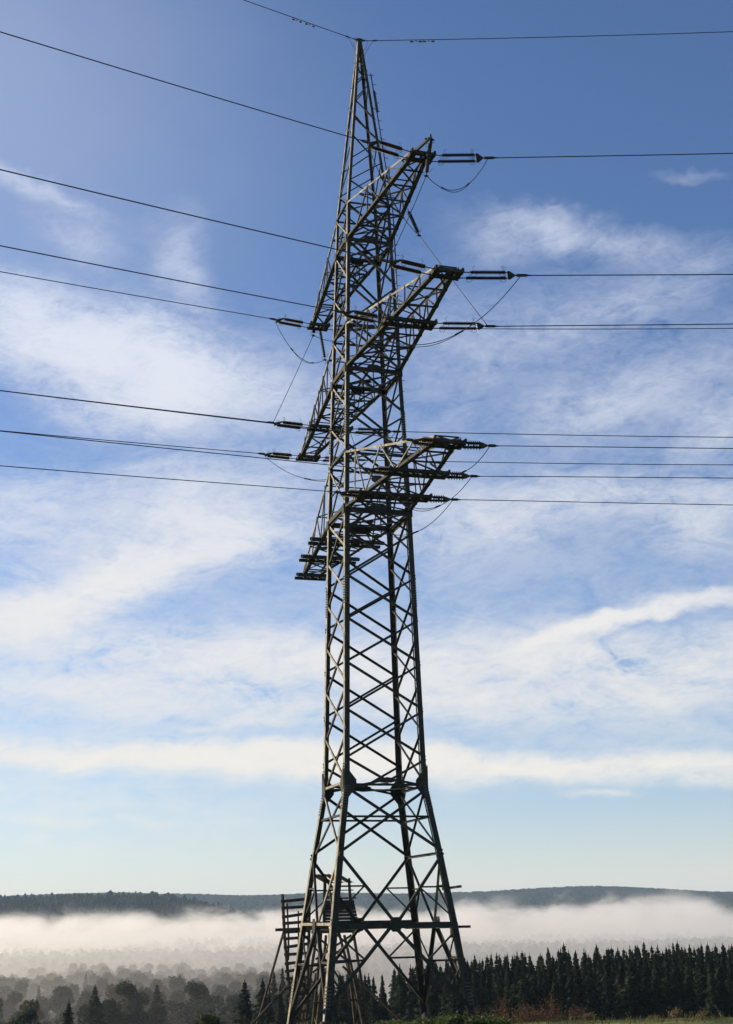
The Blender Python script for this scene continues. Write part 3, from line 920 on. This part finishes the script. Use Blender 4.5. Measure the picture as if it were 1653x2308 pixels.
mb.box(SP(-22, 279, -1.14), SP(52, 279, -1.14), .09, .10); mb.box(SP(-20, 296, -1.14), SP(46, 296, -1.14), .07, .07)
mb.build("roof_posts", WOOD, hide)
rf = bpy.data.objects.new("roof", None); rf.location = SP(0, 322); col.objects.link(rf); rf.parent = hide
rf.matrix_parent_inverse = Matrix.Translation(-hide.location)
mb = MB(); mc = MB()
c00, c10, c01, c11 = SP(-55, 330, -1.9), SP(16, 330, -1.9), SP(-26, 314, 1.9), SP(46, 314, 1.9)
n = 20
for i in range(n):
    ta, tb = i / n, (i + 1) / n
    tgt = mc if i in (0, 7, 8, 14) else mb
    z0 = V((0, 0, .035 * (i % 2)))
    a, b = c00.lerp(c10, ta) + z0, c00.lerp(c10, tb) + V((0, 0, .035 * ((i + 1) % 2)))
    c, d = c01.lerp(c11, tb) + V((0, 0, .035 * ((i + 1) % 2))), c01.lerp(c11, ta) + z0
    tgt.prism([a, b, c, d], (0, 0, 1), .012)
for o_, nm, mt in ((mb, "roof_sheet", TIN), (mc, "clear_strip", CLEAR)):
    o = o_.build(nm, mt); o.parent = rf; o.matrix_parent_inverse = Matrix.Translation(-rf.location) 
POLES = [((43, 205, 1.0), (72, 8, 1.4)), ((24, 200, -1.2), (63, 12, -1.6)), ((30, 150, 0), (44, 6, 1.8)), ((-36, 206, -1.2), (-72, 10, -1.8)),
         ((-30, 206, 1.0), (-52, 5, 1.6)), ((-8, 206, -1.2), (-16, 6, -1.5)), ((10, 206, 1.0), (58, 14, 1.5)), ((-18, 200, 0.3), (-40, 8, .4))]
for a, b in POLES:
    mb = MB(); mb.tube([SP(*a), SP((a[0] + b[0]) / 2 + 1, (a[1] + b[1]) / 2, (a[2] + b[2]) / 2), SP(*b)], .10, 7, taper=.12)
    mb.build("support_pole", WOOD, hide)
for a, b in (((-40, 200, -1.2), (38, 140, -1.3)), ((40, 200, -1.2), (-40, 150, -1.3)), ((-44, 140, -1.4), (50, 145, -1.4)), ((-50, 120, .9), (42, 190, .9)),
             ((20, 135, -1.5), (142, 26, -2.6)), ((-74, 124, -1.2), (-200, -4, -3.2)), ((-44, 60, -1.6), (60, 66, -1.5)), ((-110, 212, -1.0), (-172, -2, -2.4)), ((-20, 130, 0), (30, 60, 0))):
    mb = MB(); mb.tube([SP(*a), SP(*b)], .085, 6); mb.build("brace_pole", WOOD, hide)

LDR = empty("wooden_ladder", SP(-90, 12, -1.9), "rough wooden ladder with square rungs leaning on the hunting hide's left side", "ladder")
for (pts, r) in (([(-113, 290, -1.2), (-108, 200, -1.4), (-96, 80, -1.9), (-88, 4, -2.2)], .11), ([(-53, 290, -1.2), (-54, 200, -1.4), (-58, 80, -1.9), (-62, 4, -2.2)], .11),
                 ([(-102, 270, -1.5), (-99, 200, -1.5), (-99, 150, -1.7)], .07), ([(-77.5, 253, -1.3), (-76, 115, -1.9)], .055)):
    mb = MB(); mb.tube([SP(*p) for p in pts], r, 7); mb.build("rail", WOOD, LDR)
RY = [276, 261, 244, 228, 196, 179.5, 162, 145, 129, 112, 95, 78, 61, 43, 24]
for i, y in enumerate(RY):
    t = (290 - y) / 286; dp = lerp(-1.32, -2.34, t)
    xl = lerp(-117, -97, t); xr = lerp(-49, -60, t)
    mb = MB(); mb.box(SP(xl, y - 2 + 1.5 * sin(i * 2.3), dp), SP(xr, y + 3 + 1.5 * sin(i * 4.1), dp), .10, .20); mb.build("rung", WOOD, LDR)
mb = MB(); mb.box(SP(-128, 214, -1.6), SP(-10, 216, -1.6), .14, .2); mb.box(SP(-112, 209, -1.45), SP(-50, 212, -1.45), .12, .24)
mb.build("handrail_beam", WOOD, LDR)


# ------------------------------------------------------------------ vegetation
def rnd(a, b): return random.uniform(a, b)


def conifer_mesh(H, R, seed, dens=1.0):
    random.seed(seed); crown = MB(); trunk = MB()
    trunk.tube([V((0, 0, -1.0)), V((0, 0, H * .5)), V((0, 0, H * .97))], H * .012, 6, taper=.02)
    lv = int(H * 2.9)
    for i in range(lv):
        t = (i + rnd(-.3, .3)) / lv
        z = H * (.10 + .89 * t); rr = R * (.9 * (1 - t) ** 1.05 + .1 * (1 - t) ** .5) * rnd(.5, 1.2) + .05
        nb = max(4, int(9 * (1 - t * .5) * dens))
        a0 = rnd(0, 6.28)
        for k in range(nb):
            a = a0 + 2 * pi * k / nb + rnd(-.25, .25); L = rr * rnd(.65, 1.15)
            if random.random() < .08: continue
            dv = V((cos(a), sin(a), 0)); sd_ = V((-sin(a), cos(a), 0))
            base = V((0, 0, z)); droop = rnd(.15, .65)
            m = 3 + int(L * 1.8)
            for j in range(m):
                s = (j + .6) / m; p = base + dv * (L * s) + V((0, 0, -L * droop * s + .18 * L * s * s))
                ww = L * .30 * (1.15 - s) + .10
                for q in range(2):
                    c = p + sd_ * rnd(-ww, ww) + V((0, 0, rnd(-.35, .22) * min(1, L)))
                    aa = (dv * rnd(.2, .45) + sd_ * rnd(-.35, .35) + V((0, 0, rnd(-.55, .25)))) * (.8 if L > 1 else .25 + .55 * L)
                    bb = (sd_ * rnd(.10, .26) + V((0, 0, rnd(-.26, .12))))
                    crown.leaf(c, aa, bb)
    tip = V((0, 0, H))
    for q in range(6): crown.leaf(tip - V((0, 0, q * .22)), V((rnd(-.05, .05), rnd(-.05, .05), .45)), V((rnd(-.1, .1), rnd(-.1, .1), 0)) * (1 + q * .3))
    return trunk, crown


def broad_mesh(H, R, seed, leaf=.42, n=2600, clumps=16, pine=False, sparse=.0):
    random.seed(seed); crown = MB(); trunk = MB()
    trunk.tube([V((0, 0, -1.0)), V((rnd(-.3, .3), 0, H * .35)), V((rnd(-.5, .5), rnd(-.5, .5), H * .75))], H * .02, 7, taper=.06)
    cl = []
    for i in range(clumps):
        t = rnd(.0, 1); z = H * (.42 + .5 * t) if pine else H * (.30 + .60 * t)
        prof = sin(pi * min(1, (.16 + .82 * t))) ** .9
        a = rnd(0, 6.28); r = R * prof * rnd(.25, .85)
        c = V((cos(a) * r, sin(a) * r, z)); cr = R * rnd(.17, .40) * (1 - .25 * t)
        cl.append((c, cr)); trunk.tube([V((0, 0, z * .72)), c], H * .006, 4, taper=.02)
    cl.append((V((rnd(-.5, .5), rnd(-.5, .5), H - R * .3)), R * .32))
    tot = sum(c[1] ** 2 for c in cl)
    for c, cr in cl:
        k = int(n * cr * cr / tot)
        for i in range(k):
            d = V((random.gauss(0, 1), random.gauss(0, 1), random.gauss(0, .8))).normalized()
            p = c + V((d.x * cr, d.y * cr, d.z * cr * 1.0)) * (rnd(.35, 1.08) ** .6)
            a = V((rnd(-1, 1), rnd(-1, 1), rnd(-.7, .7))).normalized() * leaf * rnd(.6, 1.3)
            b = a.cross(V((rnd(-1, 1), rnd(-1, 1), rnd(-1, 1)))).normalized() * leaf * rnd(.35, .7)
            crown.leaf(p, a, b)
    return trunk, crown


def proto_tree(name, meshes, mat, bark=BARK):
    o = bpy.data.objects.new(name, None); col.objects.link(o); o.empty_display_size = .5
    t, c = meshes
    c.build("crown", mat, o); t.build("trunk", bark, o)
    return o


def place(proto, first, x, y, z, sc, rz, label, cat, group, szv=1.0, ch=None):
    o = proto if first else proto.copy()
    kids = list(proto.children)
    if not first:
        col.objects.link(o)
        for k in kids:
            c = k.copy(); c.parent = o; col.objects.link(c)
    o.location = (x, y, z); o.rotation_euler = (0, 0, rz); o.scale = (sc, sc, sc * szv)
    tag(o, label, cat, group); return o


def widen(o, k):
    o.scale = (o.scale[0] * k, o.scale[1] * k, o.scale[2]); return o


def fix_kids(o):
    for k in o.children: k.matrix_parent_inverse = Matrix.Identity(4)


CON = [proto_tree("conifer_tree", conifer_mesh(16.5 + i * .6, 3.5 + .35 * (i % 3), 40 + i), NEEDLE) for i in range(7)]
BRD = [proto_tree("leafy_tree", broad_mesh(15, 4.4 + .5 * (i % 3), 60 + i, .36, 4200, 24 + 2 * i), LEAFD) for i in range(5)]
OCH = [proto_tree("leafy_tree", broad_mesh(13, 4.8, 80 + i, .40, 2600, 14), LEAFO) for i in range(2)]
for o in CON + BRD + OCH: fix_kids(o)
USED = set()


def plant(proto, px_, u, ytop, label, cat, group, H0, jitter=True, minH=7.0):
    """a tree whose top stands at a given height; u metres out, px_ across (1/3069 rad)"""
    v = (px_ - 826.5) / 3069.5 * u * .958
    x, y = world_uv(u, v); g = ground(x, y)
    H = EYE.z - (ytop - 2070 + (px_ - 826.5) * .0193) / 3069.5 * u * .958 - g
    H = max(minH, H)
    f = proto.name not in USED; USED.add(proto.name)
    sc = H / H0
    return place(proto, f, x, y, g, sc * rnd(.92, 1.1) if False else sc, rnd(0, 6.28), label, cat, group, 1.0)


random.seed(11)
HC = [16.5 + i * .6 for i in range(7)]
G1 = "dark conifers in the dense stand on the right"
# dense stand on the right, front rows first
rows = [(226, 20, 20), (238, 15, 11), (252, 15, 5), (268, 17, 0), (286, 22, -3)]
for (u, step, dy) in rows:
    x = 985 if u < 230 else (940 if u < 250 else 880)
    while x < 1715:
        i = random.randrange(7)
        yt = interp(x, [700, 900, 1000, 1120, 1230, 1400, 1600, 1700], [2185, 2176, 2160, 2150, 2141, 2131, 2126, 2122]) + dy + rnd(-5, 7) + (rnd(6, 18) if random.random() < .3 else 0) - (rnd(4, 11) if random.random() < .07 else 0)
        o = plant(CON[i], x, u + rnd(-6, 6), yt, "dark conifer in the dense stand on the right, crown above the mist", "conifer", G1, HC[i])
        o.scale = (o.scale[0] * rnd(.9, 1.5), o.scale[1] * rnd(.9, 1.5), o.scale[2]); o.rotation_euler[0] = rnd(-.03, .03); o.rotation_euler[1] = rnd(-.03, .03)
        x += step * rnd(.6, 1.45)
G2 = "conifers and dark trees seen through the pylon's legs"
for (u, y0, x0, x1, st) in ((262, 2192, 690, 960, 23), (300, 2182, 670, 940, 27), (330, 2176, 600, 800, 27), (285, 2210, 590, 700, 28)):
    x = x0
    while x < x1:
        i = random.randrange(7)
        o = plant(CON[i], x, u + rnd(-8, 8), y0 + rnd(-7, 14), "dark conifer seen between the pylon's legs against grey mist", "conifer", G2, HC[i])
        o.scale = (o.scale[0] * rnd(.8, 1.5), o.scale[1] * rnd(.8, 1.5), o.scale[2])
        x += st * rnd(.7, 1.3)
# single trees that stand out on the left
widen(plant(CON[0], 145, 300, 2246, "small pointed conifer standing alone low on the left", "conifer", None, HC[0]), 1.75)
widen(plant(CON[2], 202, 318, 2214, "tall pointed conifer left of the broad dark crowns", "conifer", None, HC[2]), 1.75)
widen(plant(BRD[0], 232, 330, 2240, "broad dark crown right beside the tall pointed conifer", "tree", None, 15), 1.25)
widen(plant(BRD[1], 272, 335, 2206, "broadest dark round crown in the misty wood on the left", "tree", None, 15), 1.25)
widen(plant(BRD[3], 305, 340, 2228, "dark crown just right of the broadest round one", "tree", None, 15), 1.25)
widen(plant(CON[3], 340, 345, 2210, "slim conifer between two round crowns in the misty wood", "conifer", None, HC[3]), 1.75)
widen(plant(BRD[2], 425, 352, 2204, "lone high round crown in the middle of the misty wood", "tree", None, 15), 1.25)
widen(plant(BRD[4], 55, 300, 2262, "low dark crown in the bottom left corner", "tree", None, 15), 1.25)
widen(plant(OCH[0], 62, 325, 2244, "ochre tinged crown behind the low dark one at bottom left", "tree", None, 13), 1.25)
widen(plant(CON[1], 535, 288, 2204, "bushy dark conifer left of the ladder's foot stays", "conifer", None, HC[1]), 1.75)
widen(plant(CON[4], 575, 292, 2200, "tall dark conifer just left of the hide's ladder", "conifer", None, HC[4]), 1.75)
G3 = "misty trees in the wood on the left"
for (u, y0, jy, x0, x1, st) in ((350, 2240, 18, -20, 640, 46), (400, 2218, 16, -20, 660, 42), (470, 2202, 12, -30, 680, 34), (560, 2192, 9, -30, 700, 26), (660, 2186, 8, -40, 760, 24), (790, 2180, 7, -40, 800, 24), (930, 2172, 8, 60, 800, 24)):
    x = x0
    while x < x1:
        r = random.random(); k = random.randrange(5)
        if r < .80: pr, h0, lb, ct = BRD[k], 15, "hazy round crowned tree in the misty wood on the left", "tree"
        elif r < .88: pr, h0, lb, ct = OCH[k % 2], 13, "ochre crowned tree in the misty wood on the left", "tree"
        else: pr, h0, lb, ct = CON[k], HC[k], "hazy conifer in the misty wood on the left", "conifer"
        widen(plant(pr, x, u + rnd(-20, 20), y0 + rnd(-jy, jy) + (9 if x < 150 else 0), lb, ct, lb.replace('tree', 'trees').replace('hazy conifer', 'hazy conifers'), h0), rnd(1.0, 1.35))
        x += st * rnd(.65, 1.35)


# far ridges: a wood that reads as one mass
def far_forest():
    random.seed(5); mb = MB()
    def tree(x, y, z, h, r):
        i = len(mb.v); n = 5; a0 = rnd(0, 6)
        for (zz_, k) in ((.2, .8), (.6, 1.0), (.88, .55)):
            for j in range(n):
                a = a0 + 2 * pi * j / n; q = r * k * rnd(.75, 1.2)
                mb.v.append(V((x + cos(a) * q, y + sin(a) * q, z + h * zz_)))
        mb.v.append(V((x, y, z + h)))
        for L_ in range(2):
            for j in range(n):
                a_, b_ = i + L_ * n + j, i + L_ * n + (j + 1) % n; mb.f.append((a_, b_, b_ + n, a_ + n))
        for j in range(n): mb.f.append((i + 2 * n + j, i + 2 * n + (j + 1) % n, i + 3 * n))
    for k in range(9000):
        u = rnd(2650, 3150); v = rnd(-.30, .12) * u
        if random.random() < .45: u = rnd(2880, 3060)
        x, y = world_uv(u, v); tree(x, y, ground(x, y) - 2, rnd(8, 15) * (rnd(1.2, 1.75) if random.random() < .16 else 1), rnd(2.8, 6.0))
    for k in range(9000):
        u = rnd(4700, 5700); v = rnd(-.30, .31) * u
        if random.random() < .4: u = rnd(5350, 5650)
        x, y = world_uv(u, v); tree(x, y, ground(x, y) - 3, rnd(11, 16), rnd(8, 14))
    for k in range(5000):
        u = rnd(1000, 2400); v = rnd(-.30, .31) * u
        x, y = world_uv(u, v); tree(x, y, ground(x, y) - 1, rnd(12, 19), rnd(4, 7))
    o = mb.build("distant_forest", FARWOOD); tag(o, "far wooded ridges fading to blue behind the fog", "forest", None, 'stuff')


far_forest()


# near shrubs on the brow
def shrub(name, u, px_, w, h, seed, mat, label, n=3500, leaf=.09, group=None, sink=.0, twigs=26, cat="bush"):
    random.seed(seed); v = (px_ - 826.5) / 3069.5 * u * .958
    x, y = world_uv(u, v); g = ground(x, y) - sink
    root = empty(name, (x, y, g), label, cat, group)
    st = MB(); fo = MB(); tips = []
    for i in range(twigs):
        a = rnd(0, 6.28); r = w * rnd(.1, .95); hh = h * rnd(.55, 1.08) * (1 - .35 * (r / w) ** 2)
        tp = V((x + cos(a) * r, y + sin(a) * r * .8, g + hh)); tips.append((tp, hh))
        st.tube([V((x + cos(a) * r * .35, y + sin(a) * r * .3, g - .2)), V((x + cos(a) * r * .7, y + sin(a) * r * .6, g + hh * .55)), tp], .018, 4, taper=.006)
    for i in range(n):
        tp, hh = random.choice(tips); s = rnd(0, 1) ** .6
        p = V((x + (tp.x - x) * (.45 + .55 * s), y + (tp.y - y) * (.45 + .55 * s), g + hh * (.10 + .92 * s))) + V((random.gauss(0, .16), random.gauss(0, .16), random.gauss(0, .12)))
        a = V((rnd(-1, 1), rnd(-1, 1), rnd(-.6, .8))).normalized() * leaf * rnd(.6, 1.25)
        b = a.cross(V((rnd(-1, 1), rnd(-1, 1), rnd(-1, 1)))).normalized() * leaf * rnd(.3, .6)
        fo.leaf(p, a, b)
    fo.build("foliage", mat, root); st.build("twigs", BARK, root)


def bush_at(name, u, px_, ytop, w, seed, mat, label, **k):
    v = (px_ - 826.5) / 3069.5 * u * .958; x, y = world_uv(u, v)
    h = EYE.z - (ytop - 2070 + (px_ - 826.5) * .0193) / 3069.5 * u * .958 - ground(x, y)
    shrub(name, u, px_, w, max(h, .35), seed, mat, label, **k)


bush_at("bramble_bush", 72, 1010, 2281, 1.5, 1, LEAFG, "tallest sunlit green bramble bush in front of the pylon's right feet", n=5200, leaf=.10, twigs=46)
bush_at("bramble_bush", 73, 1075, 2290, 1.4, 2, LEAFG, "dark green bramble mound at the foot of the right hand brace", n=4200, leaf=.09, twigs=40)
bush_at("bramble_bush", 74, 935, 2291, 1.3, 3, LEAFG, "low green bramble bush left of the tallest sunlit one", n=3600, leaf=.09, twigs=34)
bush_at("bramble_bush", 75, 860, 2293, 1.3, 4, LEAFG, "yellowish green bramble patch right of the hide's poles", n=3200, leaf=.085, twigs=34)
bush_at("round_bush", 82, 455, 2279, 1.25, 6, LEAFG2, "round dark green bush at the bottom edge left of the pylon", n=5200, leaf=.09, twigs=60)
bush_at("round_bush", 140, 545, 2284, 1.6, 7, LEAFD, "smaller dark bush between the round bush and the ladder", n=2600, leaf=.15, twigs=36)
for i, (px_, yt, u, w, lb) in enumerate([
        (1040, 2252, 124, 1.7, "rusty autumn shrub directly right of the bramble bushes"),
        (1105, 2240, 132, 2.2, "tall rusty shrub where the right hand brace ends"),
        (1160, 2250, 128, 1.8, "rusty brown shrub right of the brace's foot"),
        (1212, 2232, 135, 2.4, "largest rusty brown shrub in front of the dark conifers"),
        (1268, 2256, 128, 1.6, "low rusty shrub right of the largest one")]):
    bush_at("rusty_shrub", u, px_, yt, w, 20 + i, LEAFR, lb, n=1500, leaf=.10, twigs=60, cat="shrub", group="rusty shrubs below the conifers")
for i, (px_, yt, u, w, lb) in enumerate([
        (1300, 2293, 97, .7, "small pale sapling at the left end of the grass strip"),
        (1440, 2281, 101, .8, "pale leafy sapling left of the slim upright one"),
        (1488, 2263, 103, .55, "slim upright sapling in front of the conifers"),
        (1550, 2268, 103, .7, "pale upright sapling above the grass strip near the right edge"),
        (1640, 2284, 100, .8, "low sapling at the right edge of the grass strip")]):
    bush_at("pale_sapling", u, px_, yt, w, 30 + i, WEED, lb, n=800, leaf=.075, twigs=16, cat="sapling", group="saplings on the brow")


def weeds():
    random.seed(9); mb = MB()
    for k in range(5200):
        r = random.random()
        u = rnd(70, 104); v = rnd(-24, 27)
        x, y = world_uv(u, v); g = ground(x, y); h = rnd(.08, .32) * (1 if v > -2 or v < -8 else 1.6)
        if random.random() < .05: h *= 2.0
        a = rnd(0, 6.28); lean = V((cos(a), sin(a), 0)) * h * rnd(.1, .5)
        p = V((x, y, g - .05)); w = V((-sin(a), cos(a), 0)) * rnd(.012, .03)
        i = len(mb.v); mb.v += [p - w, p + w, p + lean * .4 + V((0, 0, h * .7)) + w * .7, p + lean + V((0, 0, h))]; mb.f.append((i, i + 1, i + 2, i + 3))
        if h > .35:
            for j in range(5):
                c = p + lean * rnd(.4, 1) + V((rnd(-.06, .06), rnd(-.06, .06), h * rnd(.4, 1)))
                mb.leaf(c, V((rnd(-1, 1), rnd(-1, 1), rnd(-.4, .6))).normalized() * .06, V((rnd(-1, 1), rnd(-1, 1), rnd(-1, 1))).normalized() * .03)
    o = mb.build("rough_grass", material("rough_grass_blades", (0.14, 0.15, 0.045), .9, .1, 0, scale=.8, color2=(0.10, 0.075, 0.035), island=.4, subsurf=.3))
    tag(o, "rough grass and weeds along the brow of the slope", "grass", None, 'stuff')


weeds()


# ------------------------------------------------------------------ air and fog
def volume_box(name, us0, us1, v0, v1, z0, z1, mat):
    mb = MB()
    for z in (z0, z1):
        for (u, v) in ((us0, v0[0]), (us0, v0[1]), (us1, v1[1]), (us1, v1[0])):
            x, y = world_uv(u, v); mb.v.append(V((x, y, EYE.z + z)))
    mb.f += [(3, 2, 1, 0), (4, 5, 6, 7), (1, 5, 4, 0), (2, 6, 5, 1), (3, 7, 6, 2), (0, 4, 7, 3)]
    o = mb.build(name, mat); tag(o, kind='stuff'); return o


hz = bpy.data.materials.new("haze_air"); hz.use_nodes = True
nt = hz.node_tree; nt.nodes.clear()
pv = nt.nodes.new('ShaderNodeVolumePrincipled'); oo = nt.nodes.new('ShaderNodeOutputMaterial')
pv.inputs['Color'].default_value = (0.60, 0.80, 1.0, 1); pv.inputs['Density'].default_value = 0.52e-4
pv.inputs['Anisotropy'].default_value = 0.1
nt.links.new(pv.outputs[0], oo.inputs['Volume'])
hzo = volume_box("haze", -320, 12100, (-700, 700), (-10500, 10500), -90, 150, hz)
tag(hzo, "thin bluish morning haze over the valley", "haze")

fm = bpy.data.materials.new("valley_fog"); fm.use_nodes = True
nt = fm.node_tree; nt.nodes.clear(); L = nt.links


def fn_(t, **k):
    n = nt.nodes.new(t)
    for a, b in k.items(): setattr(n, a, b)
    return n


def FM(op, a, b=None, clamp=False):
    n = fn_('ShaderNodeMath', operation=op); n.use_clamp = clamp
    for i, q in enumerate((a, b)):
        if q is None: continue
        if isinstance(q, bpy.types.NodeSocket): L.new(q, n.inputs[i])
        else: n.inputs[i].default_value = q
    return n.outputs[0]


geo = fn_('ShaderNodeNewGeometry'); pos = geo.outputs['Position']
def fdot(vec):
    a = fn_('ShaderNodeVectorMath', operation='SUBTRACT'); L.new(pos, a.inputs[0]); a.inputs[1].default_value = tuple(EYE)
    b = fn_('ShaderNodeVectorMath', operation='DOT_PRODUCT'); L.new(a.outputs[0], b.inputs[0]); b.inputs[1].default_value = tuple(vec)
    return b.outputs['Value']
fu, fv, fz = fdot(F0), fdot(R0), fdot(V((0, 0, 1)))
def fnoise(ku, kv, kz, sc, det, rough, w):
    c = fn_('ShaderNodeCombineXYZ'); L.new(FM('ADD', FM('MULTIPLY', fu, ku), w), c.inputs[0]); L.new(FM('MULTIPLY', fv, kv), c.inputs[1]); L.new(FM('MULTIPLY', fz, kz), c.inputs[2])
    n = fn_('ShaderNodeTexNoise'); n.inputs['Scale'].default_value = sc; n.inputs['Detail'].default_value = det; n.inputs['Roughness'].default_value = rough
    n.inputs['Distortion'].default_value = .5
    L.new(c.outputs[0], n.inputs['Vector']); return n.outputs['Fac']
def fmap(x, a, b, c, d):
    m = fn_('ShaderNodeMapRange', interpolation_type='SMOOTHSTEP'); L.new(x, m.inputs[0])
    for k, q in enumerate((a, b, c, d)): m.inputs[k + 1].default_value = q
    return m.outputs[0]
nlow = fnoise(.12, 1.0, .6, .0045, 2, .5, 3.0)          # long swells of the fog's top
nmid = fnoise(.16, 1.0, 1.4, .017, 5, .62, 40.0)        # puffs and rags
ang = FM('DIVIDE', fv, FM('MAXIMUM', fu, 1.0))
topz = FM('ADD', FM('ADD', FM('MULTIPLY', FM('SUBTRACT', nlow, .5), 42.0), FM('MULTIPLY', FM('SUBTRACT', nmid, .5), 84.0)),
          FM('ADD', fmap(ang, .215, .262, 17.0, -14.0), fmap(ang, .08, .15, 0.0, 11.0)))
depth = FM('SUBTRACT', topz, fz)                         # metres below the fog's top
rag = FM('ADD', .25, FM('MULTIPLY', fmap(nmid, .36, .60, 0.0, 1.0), .95))
bank = FM('MULTIPLY', FM('MULTIPLY', fmap(fu, 1750, 2150, 0.0, 1.0), fmap(depth, 0.0, 26.0, 0.0, 1.0)), FM('MULTIPLY', rag, .0044))
mist = FM('MULTIPLY', FM('MULTIPLY', fmap(fu, 300, 1700, .38, .24), fmap(fz, -36.0, 2.0, 1.0, .0)), FM('MULTIPLY', FM('ADD', .5, nlow), .0040))
veil = FM('MULTIPLY', fmap(depth, -7.0, 20.0, 0.0, 1.0), FM('MULTIPLY', fmap(fu, 1700, 2100, 0.0, 1.0), FM('MULTIPLY', fmap(nmid, .40,   .62, .0, 1.0), .0007)))
dens = FM('ADD', FM('ADD', bank, mist), veil)
pv = fn_('ShaderNodeVolumePrincipled'); pv.inputs['Color'].default_value = (1.0, .975, .93, 1); pv.inputs['Anisotropy'].default_value = .40
L.new(dens, pv.inputs['Density']); oo = fn_('ShaderNodeOutputMaterial'); L.new(pv.outputs[0], oo.inputs['Volume'])
fo = volume_box("fog_bank", 300, 2700, (-330, 330), (-1050, 1100), -70, 62, fm)
tag(fo, "bright low fog bank lying across the valley", "fog")
fm.cycles.volume_sampling = 'MULTIPLE_IMPORTANCE' if hasattr(fm.cycles, 'volume_sampling') else None

scn.cycles.volume_bounces = 4
scn.cycles.volume_step_rate = 1.0
scn.cycles.volume_max_steps = 256
